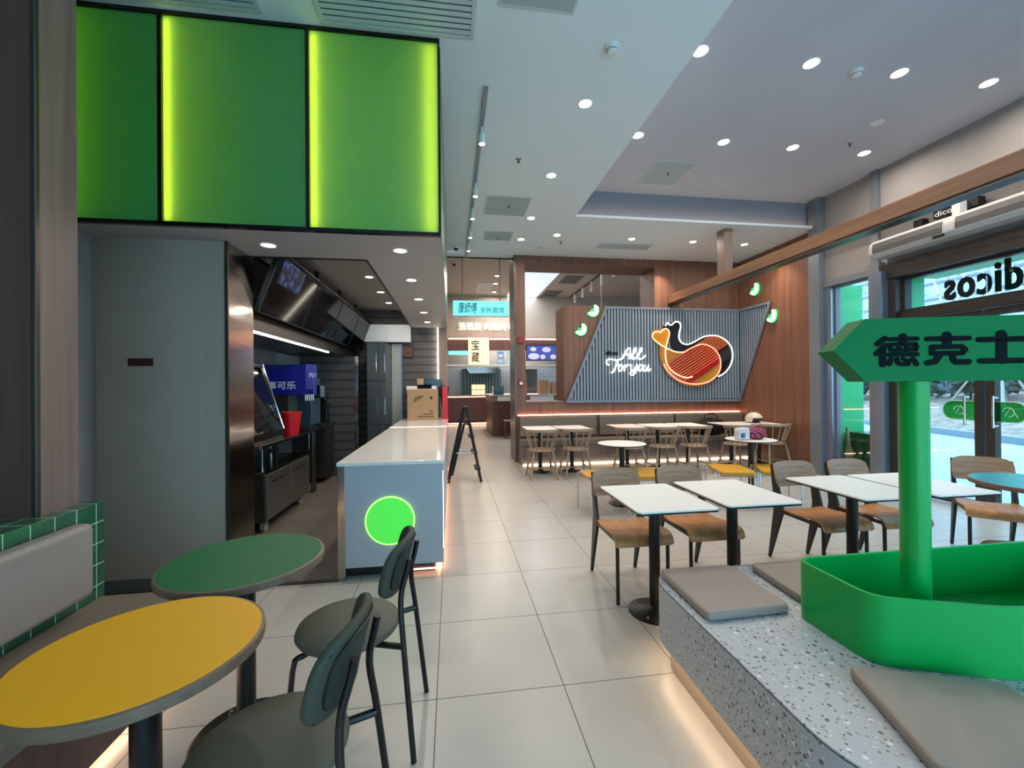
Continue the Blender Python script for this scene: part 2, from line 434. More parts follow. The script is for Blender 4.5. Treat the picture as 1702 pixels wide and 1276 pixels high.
# left side
struct('wall_left', MB().box(-2.6, -2.5, -3.2, 8.1, 0, 3.95), M_GREIGE)
struct('wall_tiled_low', MB().box(-2.5, -1.715, -3.1, 2.373, 0, .903), M_TILE, 'low wall clad in square green tiles with pale joints', keep=True)
gw = struct('wall_panel', MB().box(-2.55, -1.632, 3.36, 3.44, .11, 2.535), M_GREYP, 'flat grey panelled wall with a flush door')
struct('baseboard_left', MB().box(-2.55, -1.632, 3.368, 3.43, 0, .105), mat('grey_skirting', '#5c605f', .4))
dr = struct('door_1', MB().box(-2.47, -1.79, 3.352, 3.362, .11, 2.01), M_GREYP, 'flush grey service door in the grey panel wall', bevel=.002)
tag(obj('door_plate', MB().box(-2.264, -2.106, 3.345, 3.352, 1.62, 1.675), mat('maroon', '#3b0f12', .4)), 'small dark red plate on the flush grey door', 'sign')
# back wall of wood with the opening
BW = MB().box(1.22, 1.405, 7.965, 8.62, 0, CZ).box(1.405, 4.03, 7.965, 8.62, 3.80, CZ).box(1.405, 2.165, 7.965, 8.62, 0, 1.135)
BW.box(2.165, 4.03, 7.965, 8.62, 0, 3.0).box(4.03, 5.95, 7.965, 8.62, 0, CZ)
struct('wall_back', BW, M_WOOD, 'reddish brown wood panelled wall with a big opening', keep=True)
struct('trim_2', MB().box(1.195, 1.222, 7.955, 8.63, 0, CZ), M_STEELD, 'dark metal edge of the wood wall')
struct('trim_3', MB().box(1.40, 2.17, 7.95, 8.64, 1.135, 1.15), M_WOODG, 'sill of the opening')
# right side wood wall
struct('wall_right', MB().box(5.86, 6.02, 6.13, 8.3, 0, CZ), M_WOOD, 'reddish brown wood panelled side wall', keep=True)
# glazed front: fixed wall panels over the glass
struct('wall_front_upper', MB().box(5.88, 6.05, -3.2, 6.0, 3.04, 4.42), M_GREIGE, 'greige wall panels over the glazing', keep=True)
struct('trim_4', MB().box(5.76, 6.05, 5.93, 6.13, 0, 4.42), M_FRAME, 'grey metal pillar beside the wood wall', bevel=.004)
struct('trim_5', MB().box(5.84, 6.0, 5.80, 5.93, 0, 3.04), M_FRAMEB, 'blue-grey inner window jamb')
struct('trim_6', MB().box(5.83, 5.90, 5.05, 5.16, 3.04, 4.41), M_FRAME, 'grey vertical strip on the upper wall')
struct('trim_7', MB().box(5.78, 6.05, 5.0, 5.15, 0, 3.1), M_FRAME, 'grey pillar between window and door')
struct('trim_8', MB().box(5.70, 6.0, 4.90, 5.0, 0, 2.95), M_FRAMEB, 'shiny blue-grey pillar next to the door')
struct('trim_9', MB().box(5.80, 6.05, 4.80, 4.90, 0, 2.98), M_FRAMED, 'dark bronze door post')
struct('trim_10', MB().box(5.78, 6.05, -3.2, 5.0, 2.84, 3.04), M_FRAMED, 'dark bronze head beam over the door')
struct('trim_11', MB().box(5.82, 6.05, 5.15, 5.93, 2.96, 3.04), M_FRAME, 'grey window head')
def window(name, y0, y1, z0, z1, fw=.05, mat_=M_FRAMED, x0=5.9, x1=5.98, mull=()):
    t = MB().box(x0, x1, y0, y0 + fw, z0, z1).box(x0, x1, y1 - fw, y1, z0, z1).box(x0, x1, y0 + fw, y1 - fw, z0, z0 + fw).box(x0, x1, y0 + fw, y1 - fw, z1 - fw, z1)
    for q in mull: t.box(x0, x1, q - fw / 2, q + fw / 2, z0 + fw, z1 - fw)
    o = struct(name, t, mat_)
    g = obj('pane', MB().box((x0 + x1) / 2 - .004, (x0 + x1) / 2 + .004, y0 + fw, y1 - fw, z0 + fw, z1 - fw), M_GLASS, None, world='keep')
    g.parent = o; g.matrix_parent_inverse = Matrix.Translation(-o.location); return o
window('window_1', 5.15, 5.80, .02, 2.96, .03, M_FRAME)
tr_ = window('window_2', 3.05, 4.80, 2.38, 2.84, .035)
struct('trim_12', MB().box(5.86, 6.02, 3.05, 4.80, 2.28, 2.38), M_FRAMED, 'dark bronze transom bar over the doors')
for nm, a, b in (('door_2', 3.96, 4.80), ('door_3', 3.05, 3.93)):
    d = window(nm, a, b, .02, 2.27, .075 if nm == 'door_2' else .08)
    d['label'] = 'glass door leaf in dark bronze frame, ' + ('beside the shiny pillar' if nm == 'door_2' else 'nearer the camera')
    hy = 4.10 if nm == 'door_2' else 3.84
    h = obj('door_handle', MB().cyl((5.86, hy, .95), (5.86, hy, 1.30), .012).cyl((5.86, hy, .97), (5.92, hy, .97), .009).cyl((5.86, hy, 1.28), (5.92, hy, 1.28), .009), M_CHROME, None, world='keep', smooth=True)
    h.parent = d; h.matrix_parent_inverse = Matrix.Translation(-d.location)
window('window_3', -3.1, 3.05, .02, 2.84, .05, mull=(-1.6, 0, 1.5))
struct('wall_rear', MB().box(-2.6, 6.1, -3.4, -3.2, 2.9, 4.55).box(-2.6, -1.2, -3.4, -3.2, 0, 2.9), M_GREIGE, keep=True)
wr = MB()
for q in (-1.2, .6, 2.4, 4.2, 5.96): wr.box(q, q + .06, -3.34, -3.26, 0, 2.9)
w4 = struct('window_4', wr.box(-1.2, 6.02, -3.34, -3.26, 2.84, 2.9), M_FRAMED, keep=True)
obj('pane', MB().box(-1.2, 5.96, -3.304, -3.296, .0, 2.84), M_GLASS, w4)

# wooden column standing on the tiled low wall
c = thing('wood_column', 'tall brown wood clad column standing on the green tiled low wall', 'column', (-2.05, 2.23, .903))
obj('cladding', MB().box(-2.35, -1.80, 2.135, 2.34, .903, 3.945), M_WOODG, c, world=True)
obj('side_panel', MB().box(-2.35, -1.815, 2.122, 2.135, .903, 3.945), M_WOODD, c, world=True, label='dark brown panel on the near face')
obj('corner_strip', MB().box(-1.815, -1.793, 2.12, 2.142, .903, 3.945), M_STEELD, c, world=True, bevel=.003)

# long wood beam on posts under the ceiling
t = thing('wood_beam', 'long horizontal wood beam running under the raised ceiling', 'beam', (4.4, 3, 3.045))
obj('beam_body', MB().box(4.30, 4.49, -3.1, 7.96, 3.07, 3.225), M_BEAM, t, world=True, bevel=.003)
obj('metal_profile', MB().box(4.325, 4.465, -3.1, 7.96, 3.045, 3.07), M_STEELD, t, world=True)  # dark steel profile along the underside of the beam
obj('hanger_post', MB().box(4.335, 4.48, 6.21, 6.40, 3.225, CZ), M_WOODG, t, world=True, bevel=.003)
t = thing('sliding_rail', 'grey metal track mounted on the upper wall beneath the beam', 'rail', (5.8, 1, 3.60))
obj('rail_body', MB().box(5.78, 5.88, -3.1, 5.75, 3.63, 3.69), M_FRAMEB, t, world=True)
obj('rail_lip', MB().box(5.755, 5.785, -3.1, 5.75, 3.61, 3.645), M_FRAME, t, world=True)

# ------------------------------------------------------------------ LED strips in the room
def strip(name, label, box, m=M_WARM):
    return tag(obj(name, MB().box(*box), m), label, 'light strip')
strip('led_strip', 'glowing pinkish light line in the ledge over the long bench', (1.24, 5.84, 7.925, 7.94, .885, .900), M_PINK)
strip('led_strip', 'warm light line at the floor under the long wall bench', (1.28, 5.84, 7.600, 7.612, .004, .016), M_WARM)
strip('led_strip', 'hidden warm light line in the rear lip of the raised ceiling', (1.95, 5.80, 6.09, 6.11, 3.985, 3.995), emis('soft_warm_led', '#ffd9b0', 5))
strip('led_strip', 'warm light line at the floor under the front of the counter', (-.35, -.12, 3.400, 3.408, .02, .03), emis('soft_pink_led', '#ffb58f', 6))
strip('led_strip', 'warm light line at the floor along the aisle side of the counter', (-.118, -.106, 3.42, 7.8, .02, .04), M_PINK)
strip('led_strip', 'white light line down the corner edge of the counter', (-.0745, -.070, 3.352, 3.36, .20, .80), M_COOLW)
strip('led_strip', 'warm light line under the bench seat beside the oval tables', (-1.40, -1.388, -2.0, 2.30, .03, .05), M_WARM)
strip('led_strip', 'white light line under the shelf below the menu screens', (-1.735, -1.715, 3.85, 6.3, 1.945, 1.96), M_COOLW)

# ------------------------------------------------------------------ recessed downlights
def make_downlight(label, loc, power, group, r=.052, spread=172, color=(1, .88, .76)):
    t = thing('downlight', label, 'ceiling light', loc, 0, group)
    obj('trim_ring', MB().lathe([(r + .014, -.006), (r + .016, 0), (r + .002, .0), (r, -.004), (r + .008, -.008)], n=28, ring=True), M_WHITEP, t, smooth=True)
    obj('lens', MB().lathe([(r * .99, -.003), (r * .99, -.001)], n=24), M_LAMP, t)
    area_lamp('lamp', t, (0, 0, -.012), r * 1.6, power, color, spread=spread)
    return t
base = None
def downlights(rows, power, group, spread=172, r=.052, color=(1, .88, .76)):
    first = None
    for (x, y, z, lab) in rows:
        if first is None: first = make_downlight(lab, (x, y, z), power, group, r, spread, color)
        else: dup(first, (x, y, z), label=lab)
P1 = 8.5
downlights([(1.19, 3.60, CZ, 'round downlight in the lower ceiling, the nearest of its row of four'),
            (1.19, 4.89, CZ, 'round downlight in the lower ceiling, second nearest of its row'),
            (1.19, 6.18, CZ, 'round downlight in the lower ceiling beside the square access hatch'),
            (1.19, 7.10, CZ, 'round downlight in the lower ceiling just before the wood lintel, left one'),
            (1.75, 6.83, CZ, 'round downlight in the lower ceiling left of the long slot vent'),
            (3.07, 6.86, CZ, 'round downlight in the lower ceiling over the long slot vent'),
            (4.20, 6.87, CZ, 'round downlight in the lower ceiling just left of the hanging wood post'),
            (5.20, 6.89, CZ, 'round downlight in the lower ceiling right of the hanging wood post'),
            (1.19, 2.0, CZ, 'round downlight in the lower ceiling above the camera')], P1, 'downlights in the lower ceiling')
rows = []
for j, (y, w1) in enumerate(((3.45, 'near'), (4.72, 'far'))):
    for i, (x, w2) in enumerate(((2.20, 'leftmost'), (3.30, 'second from left'), (4.24, 'third from left'), (5.26, 'rightmost'))):
        rows.append((x, y, KZ, 'bright downlight in the raised ceiling, %s of the %s row' % (w2, w1)))
downlights(rows, 14, 'downlights in the raised ceiling', r=.06)
names = ('nearest', 'second', 'third', 'fourth', 'farthest')
downlights([(-1.357, 3.41, 2.534, 'soffit downlight next to the steel column')] +
           [(-.393, y, 2.534, 'soffit downlight over the counter, %s of its row' % n) for y, n in zip((3.43, 4.37, 5.32, 6.27, 7.20), names)],
           5.5, 'downlights in the counter soffit', r=.045)
downlights([(-1.02, 5.55, 2.849, 'kitchen ceiling downlight, nearest of three beside the menu screens'),
            (-1.02, 6.42, 2.849, 'kitchen ceiling downlight, middle of three beside the menu screens'),
            (-1.02, 7.23, 2.849, 'kitchen ceiling downlight, farthest of three beside the menu screens')], 4, 'kitchen downlights', r=.045)
# wall washers that make the scallops on the wood side wall
for (x, y, lab) in ((5.55, 6.75, 'small spot fitting above the wood side wall'), (4.12, 7.72, 'small spot fitting above the wood back wall')):
    s_ = thing('spotlight', lab, 'ceiling light', (x, y, CZ))
    obj('trim_ring', MB().lathe([(.04, -.006), (.044, 0), (.03, 0), (.03, -.006)], n=20, ring=True), M_WHITEP, s_, smooth=True)
    area_lamp('lamp', s_, (0, 0, -.012), .05, 9, (1, .8, .6), spread=80)

# track with small spots
t = thing('light_track', 'thin ceiling track running back beside the green light box', 'light track', (.305, 5.8, 3.92))
obj('rail', MB().box(-.017, .017, -2.3, 2.4, 0, .027), M_FRAMEB, t)
hd = None
for y, lab in ((4.02, 'nearest'), (5.15, 'second'), (5.85, 'third'), (6.6, 'fourth'), (7.25, 'farthest')):
    if hd is None:
        hd = thing('track_spotlight', 'small white spot on the ceiling track, the nearest', 'spotlight', (.305, y, 3.90), 0, 'track spots')
        obj('spot_body', MB().cyl((0, 0, .02), (0, 0, -.05), .012).cyl((0, 0, -.05), (0, 0, -.14), .03, .034), M_WHITEP, hd, smooth=True)
        obj('spot_lens', MB().cyl((0, 0, -.139), (0, 0, -.1425), .027), emis('dim_lens', '#fff3e0', 6), hd)
    else: dup(hd, (.305, y, 3.90), label='small white spot on the ceiling track, the ' + lab)

# ------------------------------------------------------------------ ceiling fittings
M_VENT = mat('vent_white', '#bfc9cc', .5)
M_VENTD = mat('vent_dark', '#5d6668', .7)
def vent(x0, x1, y0, y1, z, label, name='ceiling_vent', nslat=10, m=M_VENT, along='x'):
    t = thing(name, label, 'vent', ((x0 + x1) / 2, (y0 + y1) / 2, z))
    f = .028; X0, X1, Y0, Y1 = (x0 - x1) / 2, (x1 - x0) / 2, (y0 - y1) / 2, (y1 - y0) / 2
    obj('frame', MB().box(X0, X1, Y0, Y0 + f, -.012, 0).box(X0, X1, Y1 - f, Y1, -.012, 0).box(X0, X0 + f, Y0 + f, Y1 - f, -.012, 0).box(X1 - f, X1, Y0 + f, Y1 - f, -.012, 0), m, t, bevel=.003)
    obj('backing', MB().box(X0 + f, X1 - f, Y0 + f, Y1 - f, -.003, -.0005), M_VENTD, t)
    s_ = MB()
    for i in range(nslat):
        if along == 'x':
            a = Y0 + f + (i + .5) * (Y1 - Y0 - 2 * f) / nslat; hw = (Y1 - Y0 - 2 * f) / nslat * .32
            s_.box(X0 + f, X1 - f, a - hw, a + hw, -.010, -.004)
        else:
            a = X0 + f + (i + .5) * (X1 - X0 - 2 * f) / nslat; hw = (X1 - X0 - 2 * f) / nslat * .32
            s_.box(a - hw, a + hw, Y0 + f, Y1 - f, -.010, -.004)
    obj('louvres', s_, m, t)
    return t
vent(-.86, .18, 2.50, 3.03, CZ, 'white louvred vent in the lower ceiling, right one above the green light box')
vent(-2.1, -1.22, 2.50, 3.0, CZ, 'white louvred vent in the lower ceiling, left one above the green light box')
vent(2.17, 3.10, 1.95, 2.46, KZ, 'white louvred vent in the raised ceiling')
vent(2.62, 3.58, 7.10, 7.38, CZ, 'long slim slot vent in the lower ceiling before the lintel', nslat=3)
def hatch(x0, x1, y0, y1, z, label, m=M_VENT):
    t = thing('access_hatch', label, 'hatch', ((x0 + x1) / 2, (y0 + y1) / 2, z))
    X, Y = (x1 - x0) / 2, (y1 - y0) / 2
    obj('frame', MB().box(-X, X, -Y, -Y + .02, -.008, 0).box(-X, X, Y - .02, Y, -.008, 0).box(-X, -X + .02, -Y + .02, Y - .02, -.008, 0).box(X - .02, X, -Y + .02, Y - .02, -.008, 0), m, t, bevel=.002)
    obj('panel', MB().box(-X + .02, X - .02, -Y + .02, Y - .02, -.005, -.001), mat('hatch_panel', '#a3b1b5', .6), t)
    return t
hatch(.48, 1.08, 5.50, 6.12, CZ, 'square access hatch in the lower ceiling beside the track')
hatch(.55, 1.02, 6.77, 7.19, CZ, 'smaller square access hatch in the lower ceiling near the wood lintel')
hatch(2.70, 3.28, 5.2, 5.86, KZ, 'square access hatch in the raised ceiling')
hatch(.32, .83, 2.30, 2.74, CZ, 'square access hatch in the lower ceiling at the top edge of the view')
def detector(x, y, z, label):
    t = thing('smoke_detector', label, 'smoke detector', (x, y, z), 0, 'smoke detectors')
    obj('base', MB().lathe([(.055, -.012), (.058, 0)], n=28), M_WHITEP, t, smooth=True)
    obj('sensor_head', MB().lathe([(.022, -.05), (.036, -.045), (.044, -.03), (.05, -.012)], n=28), M_WHITEP, t, smooth=True)
    obj('vent_ring', MB().lathe([(.041, -.036), (.0435, -.032), (.0435, -.03), (.041, -.028)], n=28, ring=True), M_VENTD, t)
    return t
d1 = detector(1.19, 2.97, CZ, 'round white smoke detector in the lower ceiling')
dup(d1, (3.81, 3.48, KZ), label='round white smoke detector in the raised ceiling between downlights')
s1 = thing('sprinkler_head', 'small brass sprinkler in the lower ceiling beside the track', 'sprinkler', (.749, 4.58, CZ), 0, 'sprinkler heads')
obj('plate', MB().lathe([(.028, -.004), (.03, 0)], n=20), M_CHROME, s1, smooth=True)
obj('nozzle', MB().cyl((0, 0, -.004), (0, 0, -.035), .008).cyl((0, 0, -.035), (0, 0, -.04), .016), mat('brass', '#7a6a48', .4, .8), s1, smooth=True)
for x, y, z, l in ((.80, 5.77, CZ, 'small sprinkler hanging under the square hatch beside the track'), (3.0, 5.5, KZ, 'small sprinkler hanging under the hatch of the raised ceiling'),
                   (.784, 7.05, CZ, 'small sprinkler near the smaller hatch before the lintel'), (1.9, 7.15, CZ, 'small sprinkler before the lintel, right of the four downlight row'),
                   (4.86, 4.54, KZ, 'dark little sprinkler in the raised ceiling near the glazing')): dup(s1, (x, y, z), label=l)
tag(obj('ceiling_speaker', MB().lathe([(.06, -.005), (.065, 0)], c=(4.80, 4.15, KZ), n=28), M_WHITEP, smooth=True), 'flat round white ceiling speaker in the raised ceiling', 'speaker')
tag(obj('ceiling_speaker', MB().lathe([(.05, -.004), (.055, 0)], c=(1.6, 7.5, CZ), n=24), M_VENT, smooth=True), 'flat round disc in the lower ceiling close to the lintel', 'speaker')
def dome(x, y, z, label, wall=False):
    t = thing('security_camera', label, 'security camera', (x, y, z), 0, 'dome cameras')
    obj('base', MB().lathe([(.052, -.03), (.056, 0)], n=24), M_WHITEP, t, smooth=True)
    obj('dome', MB().lathe([(.004, -.072), (.02, -.068), (.034, -.055), (.04, -.03)], n=24), M_BLACKG, t, smooth=True)
    return t
k1 = dome(.10, 7.62, CZ, 'dome security camera on the lower ceiling beside the track end')
k2 = dup(k1, (.10, 11.9, 4.899), label='dome security camera on the far room ceiling, just past the dark edge')
k2.scale = (1.4, 1.4, 1.4)
dup(k1, (-.86, 7.6, 2.849), label='dome security camera in the kitchen ceiling at the back wall')

# ------------------------------------------------------------------ green light box above the counter
t = thing('light_box', 'long glowing green light box with black frame over the counter', 'light box', (-1.2, 3.1, 2.535))
X0, X1, XA, XB = -2.5, -.067, -1.88, -.965
fy0, fy1 = 3.060, 3.095
fr = MB().box(X0, X1, fy0, fy1, 2.530, 2.556).box(X0, X1, fy0, fy1, 3.922, 3.945)
for x in (XA, XB): fr.box(x - .012, x + .012, fy0, fy1, 2.556, 3.922)
fr.box(X1 - .014, X1, fy0, fy1 + .01, 2.556, 3.922).box(X0, X0 + .02, fy0, fy1, 2.556, 3.922)
obj('frame', fr, M_BLACKG, t, world=True)
M_PGREEN = translucent('green_acrylic', '#d2ea96', '#3fae74', .07)
for a, b in ((X0 + .02, XA - .012), (XA + .012, XB - .012), (XB + .012, X1 - .014)):
    obj('panel', MB().box(a, b, 3.078, 3.082, 2.556, 3.922), M_PGREEN, t, world=True)
obj('back_panel', MB().box(X0, X1 - .002, 3.30, 3.31, 2.545, 3.94).box(XA - .006, XA + .006, 3.085, 3.30, 2.545, 3.94).box(XB - .006, XB + .006, 3.085, 3.30, 2.545, 3.94)
    .box(X0, X1 - .01, 3.10, 3.30, 2.537, 2.545).box(X0, X1 - .01, 3.10, 3.30, 3.935, 3.94), mat('box_white', '#cfe8cf', .8), t, world=True)
M_YL = emis('lime_led', '#fff27a', 19)
for a in (XA + .03, XB + .03):
    obj('led_tube', MB().box(a, a + .012, 3.10, 3.112, 2.57, 3.90), M_YL, t, world=True)
obj('led_tube', MB().box(-.14, -.125, 3.12, 3.135, 2.57, 3.90), M_YL, t, world=True)
obj('led_tube', MB().box(-2.45, -2.435, 3.17, 3.185, 2.57, 3.90), emis('weak_lime_led', '#b7ff60', 8), t, world=True)
sp = MB()
yy = [3.11, 4.05, 5.0, 5.95, 6.9, 7.85]
for a, b in zip(yy, yy[1:]): sp.box(-.078, -.064, a + .012, b - .012, 2.55, 3.925)
obj('side_panel', sp, mat('side_green', '#0f6a35', .25), t, world=True)
obj('side_frame', MB().box(-.10, -.072, 3.10, 7.9, 2.535, 3.94), M_BLACKG, t, world=True)
# ------------------------------------------------------------------ steel clad column and counter
t = thing('steel_column', 'brushed stainless steel clad column beside the grey panel wall', 'column', (-1.8, 3.58, 0))
obj('cladding', MB().box(-2.0, -1.62, 3.362, 3.775, 0, 2.534), M_STEEL, t, world=True, bevel=.004)
obj('edge_strip', MB().box(-1.634, -1.612, 3.350, 3.366, 0, 2.534), M_STEELD, t, world=True)

t = thing('service_counter', 'long white service counter with a glowing green disc on its end', 'counter', (-.47, 5.6, 0))
obj('countertop', MB().box(-.862, -.062, 3.335, 7.89, .860, .888), M_COUNTER, t, world=True, bevel=.004)
obj('joint_strip', MB().box(-.855, -.065, 6.08, 6.09, .888, .8895), M_COOLW, t, world=True)
obj('end_panel', MB().box(-.80, -.072, 3.345, 3.42, .09, .86), M_COUNTERF, t, world=True)
obj('corner_post', MB().box(-.857, -.80, 3.338, 3.42, 0, .86), M_STEEL, t, world=True, bevel=.003)
obj('side_panel', MB().box(-.13, -.072, 3.42, 7.89, .09, .86), M_COUNTERF, t, world=True)
obj('kitchen_side_panel', MB().box(-.857, -.84, 3.42, 7.89, 0, .86), M_STEEL, t, world=True)
obj('plinth', MB().box(-.80, -.14, 3.42, 7.89, 0, .09).box(-.80, -.20, 3.39, 3.42, .06, .09), M_BLACK, t, world=True)
dsc = obj('green_disc', MB().cyl((-.472, 3.345, .437), (-.472, 3.330, .437), .178, n=64), M_GREENGLOW, t, world=True)
obj('glowing_rim', MB().tube([(-.472 + .180 * math.cos(a), 3.333, .437 + .180 * math.sin(a)) for a in [2 * PI * i / 64 for i in range(64)]], .006, 8, closed=True), M_GREENRIM, t, world=True, smooth=True)
struct('trim_13', MB().box(-2.5, -.857, 3.33, 3.36, 0, .012), M_STEELD, 'metal threshold in front of the kitchen floor')

# things on the counter
t = thing('cardboard_box', 'brown cardboard carton with printing standing on the far end of the counter', 'box', (-.48, 7.45, .888))
obj('carton', MB().box(-.26, .25, -.17, .17, 0, .52), M_CARD, t, bevel=.006)
obj('tape', MB().box(-.262, .252, -.02, .02, .5195, .522), mat('tape', '#b79c78', .4), t)
pr = MB()
for i in range(7):
    a = -.16 + i * .022; pr.prism([(a, .30 + i * .012), (a + .012, .30 + i * .012), (a + .045, .42 - (6 - i) * .004), (a + .033, .42 - (6 - i) * .004)], -.1715, -.171, 'y')
pr.box(.12, .16, -.1715, -.171, .35, .40)
for z, a, b in ((.05, -.08, .17), (.09, 0, .17), (.14, .11, .17)):
    x = a
    while x < b: pr.box(x, x + .016, -.1715, -.171, z, z + .02); x += .022
obj('printing', pr, M_INK, t)
t = thing('red_stand', 'flat red display panel standing at the aisle edge of the counter end', 'display', (-.11, 7.5, .888))
obj('panel', MB().box(-.05, .045, -.02, .02, 0, .55), mat('red_plastic', '#c8182b', .4), t, bevel=.004)
obj('foot', MB().box(-.05, .045, -.06, .06, 0, .01), mat('red_plastic', '#c8182b', .4), t)
t = thing('receipt_printer', 'white receipt printer with a dark screen behind the carton on the counter', 'printer', (-.5, 7.76, .888))
obj('body', MB().box(-.27, .22, -.10, .10, 0, .50).box(-.29, .24, -.12, .12, .50, .575), M_WHITEP, t, bevel=.012)
obj('screen', MB().box(-.10, .15, -.125, -.10, .53, .60), M_NAVY, t)
tag(obj('small_carton', MB().box(-.62, -.50, 7.86, 7.93, .888, 1.60), M_CARD, bevel=.004), 'small upright brown carton behind the white printer', 'box')
tag(obj('black_terminal', MB().box(-.48, -.20, 7.88, 7.95, .888, 1.56).box(-.50, -.18, 7.86, 7.88, 1.50, 1.585), M_BLACKG, bevel=.004), 'black terminal at the back end of the counter', 'terminal')
t = thing('potted_plant', 'tiny dark leafy plant at the back corner of the counter', 'plant', (-.14, 7.66, .888))
obj('pot', MB().lathe([(.03, 0), (.04, .08)], n=16), M_WHITEP, t, smooth=True)
lf = MB()
for i in range(26):
    a = random.random() * 6.28; e = random.uniform(.3, 1.2); q = Vector((math.cos(a) * math.cos(e), math.sin(a) * math.cos(e), math.sin(e)))
    lf.tube([(0, 0, .08), tuple(Vector((0, 0, .30)) + q * .05), tuple(Vector((0, 0, .5)) + q * .11)], .005, 5)
obj('leaves', lf, mat('leaf_dark', '#2a2f2a', .6), t)

# step ladder
t = thing('step_ladder', 'black folding step ladder standing beside the far end of the counter', 'ladder', (.19, 6.6, 0))
for y in (-.17, .19):
    obj('front_rail', MB().tube([(-.25, y, 0), (.0, y, 1.13)], .022, 8), M_BLACK, t, smooth=True)
    obj('rear_rail', MB().tube([(.245, y, 0), (.035, y, 1.13)], .020, 8), M_BLACK, t, smooth=True)
for k in range(4):
    f = (k + .8) / 4.6; x = .245 * (1 - f) + .035 * f
    obj('step', MB().box(x - .06, x + .03, -.17, .19, 1.13 * f - .012, 1.13 * f + .012), M_BLACK, t, bevel=.003)
for y in (-.12, .14):
    obj('inner_rail', MB().tube([(-.19, y, .10), (.0, y, .88)], .013, 8).tube([(.0, y, .88), (.085, y, .86)], .010, 6), M_BLACK, t, smooth=True)
obj('top_bar', MB().tube([(-.0, -.17, 1.13), (-.0, .19, 1.13)], .016, 8).tube([(.035, -.17, 1.13), (.035, .19, 1.13)], .016, 8), M_BLACK, t, smooth=True)
obj('brace', MB().tube([(-.15, -.17, .45), (.16, -.17, .45)], .007, 6).tube([(-.15, .19, .45), (.16, .19, .45)], .007, 6), M_CHROME, t, smooth=True)

# ------------------------------------------------------------------ kitchen
M_SLATD = wavemat('dark_slat', '#2e2c2d', '#4a4646', 'Z', 2.2, .6, .05, .25)
struct('wall_kitchen_back', MB().box(-2.5, -.24, 7.96, 8.05, 0, 2.95), M_SLATD, 'dark horizontally boarded wall at the kitchen end', keep=True)
struct('wall_kitchen_end', MB().box(-.24, -.08, 7.90, 8.05, 0, 2.6), M_WOODG, 'greyed wood end of the kitchen wall', keep=True)
struct('trim_14', MB().box(-.25, -.236, 7.89, 7.96, .888, 2.53), M_COOLW, 'thin bright edge line of the kitchen wall')
struct('wall_kitchen_left', MB().box(-2.5, -2.42, 3.45, 7.96, 0, 2.95), mat('kitchen_wall', '#586266', .4), keep=True)
t = thing('wall_cabinet', 'white two door wall cabinet high on the kitchen back wall', 'cabinet', (-1.15, 7.85, 2.25))
obj('body', MB().box(-.42, .42, -.02, .10, .01, .32), M_WHITEP, t)
for a in (-.418, .004): obj('door', MB().box(a, a + .414, -.035, -.021, .01, .32), M_WHITEP, t, bevel=.003)
t = thing('refrigerator', 'tall stainless steel refrigerator with four doors at the kitchen end', 'refrigerator', (-1.24, 7.62, 0))
obj('body', MB().box(-.15, .165, -.30, .33, .10, 2.20), M_STEELD, t)
for x0, x1 in ((-.15, .03), (.036, .165)):
    for z0, z1 in ((.12, .83), (.84, 1.55), (1.56, 2.19)):
        d = obj('door', MB().box(x0, x1, -.33, -.301, z0, z1), M_STEELD, t, bevel=.004)
        obj('handle', MB().box(x1 - .03, x1 - .018, -.352, -.33, z0 + .15, z0 + .45), M_CHROME, d)
t = thing('pale_door', 'pale narrow doorway panel right of the refrigerator', 'door', (-1.0, 7.94, 0))
obj('panel', MB().box(-.07, .09, -.03, .0, 0, 2.23), mat('pale_grey', '#9aa09d', .5), t)
obj('frame_strip', MB().box(.09, .11, -.04, .0, 0, 2.23), M_FRAMEB, t)
t = thing('wall_picture', 'small dark amber picture on the dark boarded kitchen wall', 'picture', (-.82, 7.94, 2.0))
obj('frame', MB().box(-.13, .13, -.015, .01, -.01, .20), M_BLACK, t)
obj('picture', MB().box(-.12, .12, -.018, -.015, 0, .19), mat('amber_print', '#5b3a20', .3, noise=.6, nscale=20), t)
# menu screens, tilted, on a rail
scr = None
for k, lab in enumerate(('nearest the steel column', 'second from the steel column', 'third from the steel column', 'farthest, by the back wall')):
    y = 3.82 + k * 1.035
    if scr is None:
        scr = thing('menu_screen', 'dark tilted menu screen over the kitchen shelf, ' + lab, 'screen', (-1.6, y, 2.09), 0, 'menu screens')
        def TM(p): return p
        Mt = Matrix.Rotation(R(20), 4, 'Y')
        obj('housing', MB().box(-.05, 0, 0, 1.02, 0, .56, Mt), M_BLACK, scr, bevel=.004)
        obj('display', MB().box(0, .003, .015, 1.005, .015, .545, Mt), mat('screen_black', '#030408', .07, spec=.06), scr)
        pc = MB()
        for a, b, c_, d_ in ((.06, .40, .33, .50), (.45, .70, .30, .48)):
            pc.box(.003, .004, a, b, c_, d_, Mt)
        obj('bracket', MB().box(-.09, -.05, .45, .57, .2, .5, Mt), M_STEELD, scr)
        obj('hanger', MB().box(-.01, .03, .49, .53, .40, .762), M_STEELD, scr)
    else: dup(scr, (-1.6, y, 2.09), label='dark tilted menu screen over the kitchen shelf, ' + lab)
im = MB().box(.0035, .0045, .10, .62, .30, .52, Matrix.Rotation(R(20), 4, 'Y'))
m_, nt_, b_, o_ = newmat('dim_blue_picture')
nz_ = nt_.nodes.new('ShaderNodeTexNoise'); nz_.inputs['Scale'].default_value = 14; rp_ = nt_.nodes.new('ShaderNodeValToRGB')
rp_.color_ramp.elements[0].position = .5; rp_.color_ramp.elements[0].color = (0, .002, .01, 1); rp_.color_ramp.elements[1].position = .62; rp_.color_ramp.elements[1].color = (.02, .06, .22, 1)
